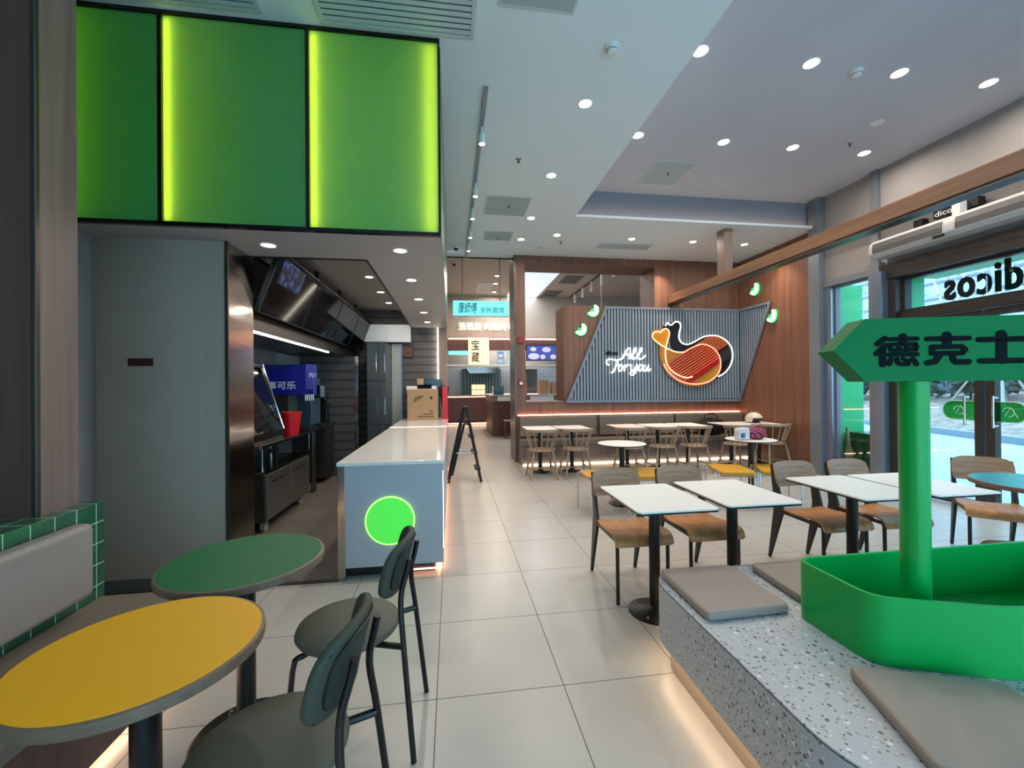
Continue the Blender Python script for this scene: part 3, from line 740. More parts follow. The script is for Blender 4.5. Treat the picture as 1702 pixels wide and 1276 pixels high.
tc_ = nt_.nodes.new('ShaderNodeTexCoord'); nt_.links.new(tc_.outputs['Object'], nz_.inputs[0]); nt_.links.new(nz_.outputs[0], rp_.inputs[0]); nt_.links.new(rp_.outputs[0], b_.inputs['Emission Color']); b_.inputs['Emission Strength'].default_value = 1; b_.inputs['Base Color'].default_value = (0, 0, 0, 1)
obj('picture', im, m_, scr)
tag(obj('screen_rail', MB().box(-1.75, -1.69, 3.78, 7.94, 2.62, 2.70).box(-1.73, -1.70, 4.3, 4.34, 2.70, 2.85).box(-1.73, -1.70, 7.3, 7.34, 2.70, 2.85), M_STEELD), 'grey rail above and behind the menu screens', 'rail')
t = thing('wall_shelf', 'dark metal bulkhead shelf running below the menu screens', 'shelf', (-2.05, 5.9, 1.96))
obj('board', MB().box(-.36, .35, -2.1, 2.05, 0, .03), M_STEELD, t)
obj('fascia', MB().box(.33, .35, -2.1, 2.05, .03, .16), M_STEELD, t)
struct('door_4', MB().box(-2.42, -2.38, 6.3, 7.1, 0, 1.94), mat('blue_grey_door', '#7d8f99', .5), 'blue-grey kitchen door beyond the drinks machine')
t = thing('partition_wall', 'dark upright partition beyond the drinks machines', 'partition', (-2.0, 7.30, 0))
obj('panel', MB().box(-.42, .42, -.03, .03, 0, 1.96), M_SLATD, t)
obj('edge_strip', MB().box(.42, .48, -.035, .035, 0, 1.96), M_STEEL, t)

t = thing('refrigerated_base_unit', 'stainless steel undercounter unit on castors behind the aisle', 'cabinet', (-2.1, 5.15, 0))
obj('body', MB().box(-.3, .265, -.66, .62, .12, .60), M_STEELD, t, bevel=.004)
obj('top_tray', MB().box(-.3, .27, -.67, .63, .60, .625), M_STEEL, t)
for a in (-.65, -.01):
    d = obj('door', MB().box(.265, .285, a, a + .62, .14, .585), mat('door_steel', '#8a8580', .35, .85), t, bevel=.004)
    obj('handle', MB().box(.285, .295, a + .12, a + .22, .50, .515).box(.285, .295, a + .30, a + .40, .50, .515), M_BLACK, d)
for x, y in ((.20, -.52), (.20, .50), (-.2, -.52), (-.2, .50)):
    w_ = obj('castor', MB().cyl((x - .02, y, .055), (x + .02, y, .055), .055, n=20), mat('castor_grey', '#a6a295', .6), t, smooth=True)
    obj('castor_fork', MB().box(x - .03, x + .03, y - .02, y + .02, .10, .125), M_CHROME, w_)
t = thing('prep_table', 'stainless steel table over the undercounter unit', 'table', (-2.1, 5.3, 0))
obj('tabletop', MB().box(-.32, .25, -.85, .80, .85, .885), M_STEEL, t, bevel=.004)
for x, y in ((.2, -.7), (.2, .72), (-.28, -.7), (-.28, .72)): obj('leg', MB().cyl((x, y, .62 if x > 0 else 0), (x, y, .85), .015), M_CHROME, t, smooth=True)
t = thing('work_table', 'dark steel work table at the far side of the drinks machines', 'table', (-2.1, 6.75, 0))
obj('tabletop', MB().box(-.32, .23, -.60, .50, .86, .89), M_STEELD, t, bevel=.003)
obj('cupboard', MB().box(-.30, .20, .02, .48, .08, .86), M_STEELD, t)
for x, y in ((.19, -.56), (-.28, -.56), (.19, -.48)): obj('leg', MB().cyl((x, y, 0), (x, y, .86), .022), M_STEELD, t, smooth=True)
t = thing('food_warmer', 'slanted glass and steel food display on the prep table', 'display case', (-2.14, 4.90, .885))
obj('base', MB().box(-.24, .20, -.40, .36, 0, .10), M_STEEL, t, bevel=.004)
obj('slanted_glass', MB().prism([(.20, .10), (.205, .10), (-.02, .82), (-.03, .82)], -.40, .34, 'y'), glassmat('case_glass', '#9aa3a6', .3), t)
obj('roof', MB().box(-.24, -.01, -.40, .34, .80, .84), M_STEEL, t)
obj('shelf', MB().box(-.24, .10, -.38, .32, .33, .34).box(-.24, .03, -.38, .32, .56, .57), M_STEEL, t)
obj('end_frame', MB().tube([(.21, .345, .10), (-.02, .345, .84)], .012, 8), M_CHROME, t)
obj('end_frame', MB().tube([(.21, -.405, .10), (-.02, -.405, .84)], .012, 8), M_CHROME, t)
t = thing('red_bucket', 'bright red plastic bucket on the steel table', 'bucket', (-1.95, 5.52, .885))
obj('pail', MB().lathe([(.085, 0), (.115, .26), (.122, .262), (.122, .275), (.105, .275), (.078, .01)], n=28), mat('red_bucket', '#d4111f', .4), t, smooth=True)
t = thing('soda_dispenser', 'blue soda dispenser with white writing beside the red bucket', 'drinks machine', (-2.13, 5.9, .885))
M_BLUE = mat('soda_blue', '#101a86', .35)
obj('head', MB().prism([(-.28, .48), (.28, .48), (.33, .55), (.33, .87), (-.28, .76)], -.27, .0, 'y'), M_BLUE, t, bevel=.01)
obj('front_head', MB().box(-.28, .335, .0, .12, .48, .875), mat('soda_blue_front', '#1c2f8e', .3), t, bevel=.01)
obj('body', MB().box(-.28, .10, -.25, .10, 0, .48), M_STEELD, t)
obj('drip_tray', MB().box(.10, .34, -.25, .10, 0, .06), M_BLACK, t)
nz = MB()
for k in range(5): nz.cyl((.30, -.23 + k * .075, .48), (.30, -.23 + k * .075, .40), .016, .011, 10)
obj('nozzles', nz, M_CHROME, t, smooth=True)
tx = fit_text(text_mb('百事可乐', .1, .003, .001), -.24, .20, .55, .65, -.272, .004)
obj('lettering', tx, mat('white_print', '#e8e8f4', .5), t)
tx = fit_text(text_mb('pepsi', .1, .003, .001), -.22, .06, .68, .78, 0, .004, Matrix.Translation((.337, 0, 0)) @ Matrix.Rotation(R(90), 4, 'Z'))
obj('front_lettering', tx, mat('pale_blue_print', '#8fa0d8', .5), t)
t = thing('coffee_machine', 'dark coffee machine with chrome top beyond the blue dispenser', 'coffee machine', (-2.08, 6.40, .89))
obj('body', MB().box(-.25, .16, -.20, .20, 0, .70), mat('teal_dark', '#2c4450', .3), t, bevel=.01)
obj('hopper', MB().lathe([(.17, .70), (.19, .76), (.12, .80)], c=(0, 0, 0), n=24), M_CHROME, t, smooth=True)
obj('brew_head', MB().box(.16, .26, -.14, .14, .42, .60), M_BLACKG, t, bevel=.01)
obj('drip_tray', MB().box(.16, .28, -.16, .16, 0, .05), M_BLACK, t)
t = thing('grinder', 'small black grinder behind the coffee machine', 'grinder', (-1.98, 6.95, .89))
obj('body', MB().box(-.07, .07, -.07, .07, 0, .32), M_BLACK, t, bevel=.01)
obj('hopper', MB().lathe([(.04, .32), (.075, .46), (.07, .48)], n=20), M_BLACKG, t, smooth=True)

# ------------------------------------------------------------------ left bench with oval tables and padded chairs
t = thing('bench_seat', 'long taupe upholstered bench seat along the green tiled low wall', 'bench', (-1.5, 0, 0))
obj('cushion', MB().box(-1.712, -1.27, -2.4, 2.35, .38, .45), M_LEATHD, t, world=True, bevel=.018, seg=3)
obj('base', MB().box(-1.712, -1.30, -2.4, 2.33, .10, .38), M_WOODD, t, world=True)
obj('plinth', MB().box(-1.712, -1.42, -2.4, 2.31, 0, .10), M_BLACK, t, world=True)
tag(obj('backrest_cushion', MB().box(-1.713, -1.625, .2, 2.205, .515, .85), M_LEATH, bevel=.03, seg=4), 'taupe padded back cushion fixed to the green tiled wall', 'cushion')

def pedestal(t, h, r=.034, base_r=.205, square=False, top_th=.02):
    if square: obj('post', MB().box(-r, r, -r, r, .02, h), M_BLACK, t, bevel=.006)
    else: obj('post', MB().cyl((0, 0, .01), (0, 0, h), r, n=24), M_BLACK, t, smooth=True)
    b = obj('base_plate', MB().lathe([(base_r, 0), (base_r, .008), (base_r - .01, .013), (r + .03, .02), (r, .045)], n=48), M_BLACK, t, smooth=True)
    for k in range(4):
        a = PI / 4 + k * PI / 2; q = (base_r - .035)
        obj('bolt', MB().cyl((q * math.cos(a), q * math.sin(a), .012), (q * math.cos(a), q * math.sin(a), .019), .009, n=10), M_CHROME, b, smooth=True)
    obj('bracket', MB().box(-.13, .13, -.022, .022, h - .006, h).box(-.022, .022, -.13, .13, h - .006, h), M_BLACK, t)
def round_table(name, loc, r, m, label, edge=M_EDGE, th=.034, pr=.036, z=.74, base_r=.2, group=None):
    t = thing(name, label, 'table', loc, 0, group)
    n = 72
    obj('edge_band', MB().lathe([(r - .016, -th), (r - .002, -th + .004), (r, -th / 2), (r - .002, -.002), (r - .006, 0)], c=(0, 0, z), n=n), edge, t, smooth=True)
    obj('tabletop', MB().lathe([(r - .011, -.0005), (r - .0115, .001)], c=(0, 0, z), n=n), m, t)
    pedestal(t, z - th, pr, base_r)
    return t
round_table('round_table', (-.868, 1.936, 0), .305, M_GTOP, 'round bistro table with dark green top and wooden edge')
round_table('round_table', (-.852, 1.318, 0), .292, M_YTOP, 'round bistro table with bright yellow top and wooden edge')

def make_padded(label, loc, rz):
    """front of the chair looks along -X; uprights and back at +X"""
    t = thing('padded_chair', label, 'chair', loc, rz, 'grey-green padded chairs')
    seat = MB().lathe([(.05, .420), (.18, .420), (.202, .428), (.211, .442), (.205, .456), (.18, .466), (.10, .470), (.02, .471)], n=40, sx=1.0, sy=1.02)
    obj('seat', seat, M_LEATHG, t, smooth=True)
    def back(u, v):
        a = (u - .5) * 2; b = (v - .5) * 2
        w2 = .178; hh = .118
        # superellipse mapping of the square to a rounded outline
        k = 3.2
        s_ = (abs(a) ** k + abs(b) ** k) ** (1 / k) if (a or b) else 1
        m_ = max(abs(a), abs(b)); f = (m_ / s_) if s_ else 1
        A, B = a * f, b * f
        y = A * w2; z = .712 + B * hh; x = .235 - .055 * (A * A) + .06 * B * .5
        return (x, y, z), (1, .5 * A, -.2)
    obj('backrest', MB().sheet(back, 20, 14, .028), M_LEATHC, t, smooth=True, bevel=.010, seg=3)
    def back2(u, v):
        p, n_ = back(.09 + .82 * u, .10 + .80 * v)
        return (p[0] + .0165, p[1], p[2]), n_
    obj('back_shell', MB().sheet(back2, 18, 12, .008), M_LEATHB, t, smooth=True)
    ring_ = []
    for i in range(40):
        a_ = 2 * PI * i / 40; m_ = max(abs(math.cos(a_)), abs(math.sin(a_)))
        p_, n_ = back2(.5 + .5 * math.cos(a_) / m_, .5 + .5 * math.sin(a_) / m_); ring_.append((p_[0] + .003, p_[1], p_[2]))
    obj('piping', MB().tube(ring_, .0035, 6, closed=True), M_BLACK, t, smooth=True)
    for s_ in (-1, 1):
        y = .105 * s_
        obj('rear_leg', MB().tube([(.300, .190 * s_, 0), (.258, .155 * s_, .42), (.242, .125 * s_, .60), (.262, .108 * s_, .70), (.274, .104 * s_, .755)], .0115, 10, smooth=4), M_BLACK, t, smooth=True)
        obj('front_leg', MB().tube([(-.185, .185 * s_, 0), (-.165, .165 * s_, .36), (-.135, .14 * s_, .403), (-.06, .08 * s_, .416)], .0115, 10, smooth=3), M_BLACK, t, smooth=True)
        obj('strut', MB().tube([(.256, .150 * s_, .425), (.12, .10 * s_, .414)], .012, 8), M_BLACK, t, smooth=True)
    return t
pc0 = make_padded('grey-green padded chair', (-.442, 1.900, 0), R(-4))
pc0['label'] = 'grey-green padded chair drawn up to the round green table'
dup(pc0, (-.515, 1.280, 0), R(-6), label='grey-green padded chair in front, drawn up to the yellow table')

# ------------------------------------------------------------------ white tables in the middle
def make_rect(name, label, loc, w_, d_, group):
    t = thing(name, label, 'table', loc, 0, group)
    obj('tabletop', MB().prism(rrect(-w_ / 2, w_ / 2, -d_ / 2, d_ / 2, .03), .731, .740), M_WHITE, t)
    obj('edge_band', MB().prism(rrect(-w_ / 2 - .001, w_ / 2 + .001, -d_ / 2 - .001, d_ / 2 + .001, .031), .721, .7305), M_BLACK, t)
    pedestal(t, .721, .034, .165 if w_ < .6 else .2)
    return t
rt = make_rect('square_table', 'white topped table at the aisle, left of the near pair', (1.283, 2.570, 0), .50, .64, 'white tables in the middle')
dup(rt, (1.855, 2.605, 0), label='white topped table, right of the near pair')
dup(rt, (2.757, 2.590, 0), label='white topped table behind the green pole, left of its pair')
dup(rt, (3.290, 2.590, 0), label='white topped table behind the green pole, right of its pair')
bt = [(1.47, 'far left, first at the aisle'), (2.02, 'second from the aisle'), (3.01, 'third from the aisle'), (3.58, 'fourth from the aisle'),
      (4.14, 'fifth from the aisle'), (4.98, 'sixth from the aisle, by the black bag'), (5.53, 'last, in the corner under the helmet')]
rb = make_rect('square_table', 'white topped table at the long bench, ' + bt[0][1], (bt[0][0], 7.0, 0), .52, .68, 'white tables at the long bench')
for x, l in bt[1:]: dup(rb, (x, 7.0, 0), label='white topped table at the long bench, ' + l)
round_table('round_table', (2.06, 4.95, 0), .30, M_WHITE, 'small round white table between two yellow stools, nearer the aisle', M_BLACK, .014, .032, .74, .16, 'round white tables')
round_table('round_table', (3.82, 4.98, 0), .31, M_WHITE, 'small round white table with a paper bag on it', M_BLACK, .014, .034, .74, .16, 'round white tables')
round_table('round_table', (4.13, 2.43, 0), .37, M_TTOP, 'round table with teal top near the glass doors', M_EDGE, .034, .042, .74, .22)

# plywood chairs with bent steel blades
def make_ply(label, loc, rz):
    """front of the chair looks along -Y"""
    t = thing('plywood_chair', label, 'chair', loc, rz, 'plywood chairs')
    prof = [(-.235, .385), (-.232, .405), (-.222, .428), (-.20, .446), (-.16, .455), (-.08, .450), (.02, .440), (.10, .437), (.18, .443)]
    pr_ = [Vector((0, a, b)) for a, b in prof]; sm = catmull(pr_, 4)
    def seat(u, v):
        i = v * (len(sm) - 1); k = min(int(i), len(sm) - 2); p = sm[k].lerp(sm[k + 1], i - k); tng = (sm[k + 1] - sm[k]).normalized()
        hw = .205 - .02 * max(0, v - .55) / .45 - (.012 if v < .04 or v > .97 else 0); x = (u - .5) * 2
        return (x * hw, p.y, p.z - .012 * (1 - x * x) * (1 if v > .3 else v / .3)), (0, -tng.z, tng.y)
    st = obj('seat', MB().sheet(seat, 12, 30, .011), M_PLY, t, smooth=True)
    def bk(u, v):
        x = (u - .5) * 2; z = (v - .5) * 2; k = 4.0
        s_ = (abs(x) ** k + abs(z) ** k) ** (1 / k) if (x or z) else 1
        f = max(abs(x), abs(z)) / s_ if s_ else 1
        if z < 0: f = f * .3 + .7
        X, Z = x * f, z * f
        return (X * .19, .262 + .03 * Z - .035 * X * X + .02, .705 + Z * .10), (-.35 * X, -1, .25)
    obj('backrest', MB().sheet(bk, 20, 12, .011), M_PLYB, t, smooth=True)
    for s_ in (-1, 1):
        x = .178 * s_
        # folded steel blade: widest at seat height, tapering to floor and to the back
        bl = [(.315, 0), (.335, 0), (.262, .46), (.302, .78), (.286, .78), (.222, .62), (.165, .43)]
        obj('rear_leg', MB().prism(bl, x - .011, x + .011, 'x'), mat('blade_green_black', '#16201d', .4, .2), t, bevel=.004)
        obj('front_leg', MB().tube([(x, -.205, 0), (x, -.20, .40)], .0125, 12), MATS['blade_green_black'], t, smooth=True)
        obj('side_rail', MB().box(x - .009, x + .009, -.20, .19, .405, .428), MATS['blade_green_black'], t)
    obj('cross_rail', MB().box(-.178, .178, -.205, -.18, .385, .40).box(-.178, .178, .17, .19, .40, .42), MATS['blade_green_black'], t)
    return t
py = 2.895
p0 = make_ply('plywood chair nearest the aisle, at the near pair of white tables', (1.262, py, 0), 0)
for x, l in ((1.80, 'plywood chair second from the aisle, at the near pair of white tables'), (2.83, 'plywood chair left of the two at the tables behind the green pole'),
             (3.34, 'plywood chair right of the two at the tables behind the green pole')):
    dup(p0, (x, py + .02, 0), label=l)
dup(p0, (4.37, 2.87, 0), R(-43), label='plywood chair turned towards the camera at the teal table')
dup(p0, (3.50, 2.02, 0), R(-90), label='plywood chair low behind the green planter, only its seat showing')

# spindle back chairs at the long bench
def make_windsor(label, loc):
    """front looks along +Y, bow at -Y"""
    t = thing('spindle_chair', label, 'chair', loc, 0, 'spindle back chairs')
    obj('seat', MB().lathe([(.10, .425), (.19, .43), (.212, .442), (.205, .455), (.15, .452), (.02, .447)], n=32, sx=1.02, sy=.98), M_ASH, t, smooth=True)
    for s_ in (-1, 1):
        obj('front_leg', MB().tube([(.215 * s_, .21, 0), (.15 * s_, .14, .43)], lambda k: .0125 + .006 * math.sin(k * PI), 10, smooth=3), M_ASH, t, smooth=True)
        obj('rear_leg', MB().tube([(.215 * s_, -.215, 0), (.15 * s_, -.14, .43)], lambda k: .0125 + .006 * math.sin(k * PI), 10, smooth=3), M_ASH, t, smooth=True)
        obj('stretcher', MB().tube([(.192 * s_, .18, .15), (.192 * s_, -.18, .15)], .009, 8), M_ASH, t, smooth=True)
    obj('cross_stretcher', MB().tube([(-.192, 0, .15), (.192, 0, .15)], .009, 8), M_ASH, t, smooth=True)
    def bow(a): return Vector((.262 * math.sin(a), -.05 - .245 * math.cos(a) * 1.0, .752 + .012 * math.cos(a)))
    pts = [bow(R(-98 + 196 * i / 24)) for i in range(25)]
    rl = MB()
    def top(u, v):
        a = R(-98 + 196 * u); p = bow(a); p.z += (v - .5) * .042
        return p, (math.sin(a), -math.cos(a), 0)
    obj('top_rail', rl.sheet(top, 28, 2, .022), M_ASH, t, smooth=True, bevel=.005)
    for i in range(8):
        a = R(-92 + 184 * i / 7); p = bow(a); q = Vector((.17 * math.sin(a), -.02 - .165 * math.cos(a), .445))
        obj('spindle', MB().tube([q, (q + p) / 2, p], lambda k: .0078 + .0028 * math.sin(k * PI), 8, smooth=2), M_ASH, t, smooth=True)
    return t
wx = [(1.40, 'first from the aisle'), (1.95, 'second from the aisle'), (2.87, 'third from the aisle, behind the round table'), (3.43, 'fourth from the aisle'),
      (3.98, 'fifth from the aisle'), (4.78, 'sixth from the aisle, behind the paper bag'), (5.42, 'last in the corner by the wood side wall')]
w0 = make_windsor('ash spindle chair at the bench tables, ' + wx[0][1], (wx[0][0], 6.56, 0))
for x, l in wx[1:]: dup(w0, (x, 6.56, 0), label='ash spindle chair at the bench tables, ' + l)

# yellow seated wire stools
def make_stool(label, loc, rz):
    t = thing('yellow_stool', label, 'stool', loc, rz, 'yellow stools')
    obj('seat', MB().prism(rrect(-.20, .20, -.245, .245, .05), .395, .445), M_YSEAT, t, bevel=.016, seg=3, smooth=True)
    for s_ in (-1, 1):
        x = .212 * s_
        obj('side_frame', MB().tube([(x, -.235, 0), (x, -.235, .40), (x, -.22, .43), (x, -.19, .437), (x, .19, .437), (x, .22, .43), (x, .235, .40), (x, .235, 0)], .0085, 10), M_CHROME, t, smooth=True)
    obj('cross_frame', MB().tube([(-.212, -.235, .385), (.212, -.235, .385)], .007, 8).tube([(-.212, .235, .385), (.212, .235, .385)], .007, 8), M_CHROME, t, smooth=True)
    return t
s0 = make_stool('yellow stool left of the round white table nearer the aisle', (1.70, 4.66, 0), R(2))
dup(s0, (2.24, 4.70, 0), R(-8), label='yellow stool right of the round white table nearer the aisle')
dup(s0, (3.33, 4.70, 0), R(-15), label='yellow stool left of the round table with the paper bag')
dup(s0, (3.86, 4.62, 0), R(-26), label='yellow stool right of the round table with the paper bag')

# ------------------------------------------------------------------ long bench on the back wall
t = thing('long_bench', 'long brown upholstered wall bench under the ribbed sign panel', 'bench', (3.5, 7.7, 0))
obj('seat', MB().box(1.24, 5.855, 7.50, 7.90, .36, .46), M_LEATHD, t, world=True, bevel=.015)
obj('base', MB().box(1.26, 5.855, 7.52, 7.96, .17, .36), M_WOODG, t, world=True)
obj('plinth', MB().box(1.26, 5.855, 7.62, 7.96, 0, .17), mat('plinth_grey', '#8a8580', .5), t, world=True)
obj('ledge', MB().box(1.225, 5.855, 7.90, 7.963, .46, .875), M_WOODD, t, world=True)
for a, b in ((1.265, 2.76), (2.82, 4.355), (4.39, 5.85)):
    obj('back_cushion', MB().box(a, b, 7.835, 7.898, .49, .865), M_LEATHD, t, world=True, bevel=.02, seg=3)

# ------------------------------------------------------------------ ribbed grey-blue sign panel with neon drumsticks
t = thing('ribbed_panel', 'slanted grey-blue ribbed panel on the wood wall with a folded corner', 'wall panel', (4, 7.93, 1.13))
M_RIB = mat('rib_blue_grey', '#8b99a6', .5); M_RIBD = mat('rib_dark', '#39434e', .6)
TL, BL, TRR = (2.996, 2.985), (2.19, 1.135), (5.84, 2.985)
obj('backing', MB().prism([(BL[0], BL[1]), (5.85, 1.12), (5.85, 2.96), (TL[0], TL[1])], 7.93, 7.962, 'y').prism([(7.93, 1.12), (7.05, 2.96), (7.93, 2.96)], 5.845, 5.858, 'x'), M_RIBD, t, world=True)
rb_ = MB(); x = 2.22
while x < 5.83:
    ztop = 2.94 if x > 2.99 else 1.135 + (x - 2.19) / (2.996 - 2.19) * (2.94 - 1.135) - .02
    if ztop > 1.22: rb_.box(x, x + .034, 7.898, 7.93, 1.16, ztop)
    x += .0625
y = 7.88
while y > 7.10:
    zb = 1.12 + (7.93 - y) / .88 * 1.84 + .04
    rb_.box(5.832, 5.845, y - .026, y, zb, 2.92); y -= .0625
obj('ribs', rb_, M_RIB, t, world=True)
fr = MB().prism([(2.19, 1.12), (5.85, 1.10), (5.85, 1.145), (2.21, 1.165)], 7.885, 7.935, 'y').prism([(2.985, 2.985), (5.85, 2.975), (5.85, 2.93), (3.0, 2.94)], 7.885, 7.935, 'y')
fr.prism([(2.175, 1.12), (2.225, 1.12), (3.03, 2.985), (2.98, 2.985)], 7.880, 7.935, 'y')
fr.prism([(7.93, 2.925), (7.05, 2.93), (7.03, 2.975), (7.93, 2.975)], 5.815, 5.85, 'x').prism([(7.94, 1.12), (7.89, 1.12), (7.03, 2.96), (7.07, 2.975)], 5.812, 5.85, 'x')
obj('border', fr, mat('border_blue_grey', '#76828f', .45), t, world=True)

BLACK = [(4.158,2.592),(4.226,2.656),(4.334,2.683),(4.442,2.709),(4.510,2.685),(4.536,2.596),(4.508,2.494),(4.480,2.393),(4.547,2.291),(4.655,2.249),(4.793,2.293),(4.959,2.383),(5.153,2.444),(5.320,2.445),(5.487,2.375),(5.612,2.246),(5.658,2.065),(5.628,1.858),(5.513,1.691),(5.339,1.589),(5.255,1.576),(5.202,1.833),(5.066,2.090),(4.517,2.088),(4.382,2.113),(4.330,2.265),(4.272,2.391),(4.251,2.517)]
NWHITE = [(4.198,2.613),(4.226,2.653),(4.258,2.669),(4.293,2.631),(4.347,2.645),(4.374,2.675),(4.442,2.702),(4.505,2.672),(4.523,2.596),(4.494,2.494),(4.488,2.367),(4.547,2.279),(4.669,2.249),(4.820,2.306),(5.014,2.402),(5.208,2.432),(5.375,2.405),(5.529,2.310),(5.620,2.182),(5.646,2.014),(5.594,1.833),(5.480,1.691),(5.325,1.602)]
REDTOP = [(4.750,2.191),(4.902,2.281),(5.153,2.413),(5.348,2.407),(5.501,2.328),(5.556,2.259),(5.316,2.103),(5.206,2.193),(5.040,2.228),(4.874,2.212)]
LEG = [(3.916,2.464),(3.957,2.527),(4.064,2.540),(4.158,2.562),(4.251,2.530),(4.272,2.454),(4.242,2.365),(4.189,2.214),(4.221,2.163),(4.382,2.088),(4.545,2.088),(4.682,2.152),(4.847,2.229),(5.012,2.251),(5.178,2.213),(5.322,2.085),(5.378,1.910),(5.348,1.704),(5.207,1.530),(5.003,1.429),(4.783,1.406),(4.565,1.446),(4.376,1.548),(4.216,1.676),(4.118,1.860),(4.066,2.037),(4.068,2.213),(3.981,2.313),(3.907,2.388)]
REDB = [(4.245,1.885),(4.558,2.068),(4.847,2.212),(5.026,2.225),(5.178,2.187),(5.302,2.065),(5.336,1.910),(5.314,1.859),(4.743,1.490),(4.566,1.496),(4.377,1.594),(4.243,1.734)]
GAP = [(4.525,1.525),(5.330,2.039),(5.351,1.936),(4.743,1.482),(4.620,1.483)]
NCREAM = [(4.744,1.605),(4.621,1.585),(4.485,1.619),(4.324,1.708),(4.217,1.835),(4.179,1.986),(4.180,2.138),(4.208,2.264),(4.258,2.416),(4.251,2.517),(4.184,2.554),(4.117,2.516),(4.076,2.478),(4.015,2.495),(3.956,2.484),(3.908,2.426),(3.928,2.351),(4.034,2.263),(4.194,2.176),(4.382,2.100),(4.558,2.088)]
NRED = [(4.558,2.088),(4.737,2.178),(4.902,2.242),(5.040,2.243),(5.206,2.167),(5.316,2.039),(5.356,1.884),(5.326,1.704),(5.199,1.564),(5.004,1.475),(4.784,1.457),(4.565,1.491),(4.376,1.581),(4.216,1.734),(4.137,1.860)]
t = thing('neon_sign', 'neon sign of two crossed chicken drumsticks on the ribbed panel', 'neon sign', (4.75, 7.88, 1.4))
def shape(pts, y0, y1, m, name, sm=3):
    P = [(p.x, p.y) for p in catmull([Vector((a, b, 0)) for a, b in pts], sm, True)] if sm else pts
    return obj(name, MB().prism(P, y0, y1, 'y'), m, t, world=True)
shape(BLACK, 7.870, 7.898, mat('sign_black', '#0c0d10', .3), 'black_drumstick')
shape(REDTOP, 7.866, 7.869, mat('sign_maroon', '#6d241b', .4), 'red_stripe_field')
shape(LEG, 7.845, 7.865, mat('sign_orange', '#b0762a', .4), 'orange_drumstick')
shape(REDB, 7.841, 7.844, mat('sign_red', '#8f2318', .4), 'red_field', 2)
shape(GAP, 7.837, 7.840, mat('sign_red_bright', '#a81c1c', .4), 'red_band', 0)
shape([(3.94,2.46),(3.965,2.51),(4.06,2.50),(4.16,2.54),(4.24,2.51),(4.245,2.43),(4.20,2.27),(4.165,2.20),(4.05,2.27),(3.96,2.36)], 7.840, 7.844, mat('sign_amber', '#d98714', .35), 'amber_knuckle')
shape([(4.78,1.425),(5.30,1.80),(5.335,1.72),(5.20,1.56),(5.00,1.46)], 7.832, 7.836, mat('sign_gold', '#bd8a35', .4), 'gold_corner', 0)
shape([(5.36,2.06),(5.60,2.25),(5.64,2.06),(5.60,2.0),(5.385,1.86)], 7.866, 7.869, mat('sign_grey', '#2c2e32', .4), 'grey_band', 0)
def neon(pts, y, r, m, name, parent, sm=4, k=None):
    P = [(a, y, b) for a, b in pts]
    return obj(name, MB().tube(P, r, 8, smooth=sm), m, parent, world=True, smooth=True)
neon(NWHITE, 7.855, .011, M_NEONW, 'white_tube', t)
neon(NCREAM, 7.822, .011, M_NEONC, 'cream_tube', t)
neon(NRED, 7.822, .011, M_NEONR, 'red_tube', t)
M_HATCH = emis('orange_line', '#ff9a55', 1.1)
hm = MB()
def clipseg(p, q, poly):
    ts = []; d = (q[0] - p[0], q[1] - p[1])
    for i in range(len(poly)):
        a, b = poly[i - 1], poly[i]; e = (b[0] - a[0], b[1] - a[1]); den = d[0] * e[1] - d[1] * e[0]
        if abs(den) < 1e-9: continue
        s_ = ((a[0] - p[0]) * e[1] - (a[1] - p[1]) * e[0]) / den; u = ((a[0] - p[0]) * d[1] - (a[1] - p[1]) * d[0]) / den
        if 0 <= u <= 1: ts.append(s_)
    ts.sort(); return ts
for i in range(11):
    ox, oz = 4.2 + i * .033, 1.90 - i * .039
    p = (ox, oz); q = (ox + 1.0, oz + .60); ts = clipseg(p, q, REDB)
    if len(ts) >= 2: hm.tube([(p[0] + ts[0] * 1.0, 7.834, p[1] + ts[0] * .6), (p[0] + ts[-1] * 1.0, 7.834, p[1] + ts[-1] * .6)], .0024, 5)
for i in range(12):
    ox, oz = 4.72 + i * .026, 2.20 - i * .030
    p = (ox - .2, oz - .12 + .0); q = (p[0] + 1.0, p[1] + .60); ts = clipseg(p, q, REDTOP)
    if len(ts) >= 2: hm.tube([(p[0] + ts[0] * 1.0, 7.863, p[1] + ts[0] * .6), (p[0] + ts[-1] * 1.0, 7.863, p[1] + ts[-1] * .6)], .0024, 5)
obj('thin_orange_lines', hm, M_HATCH, t, world=True)

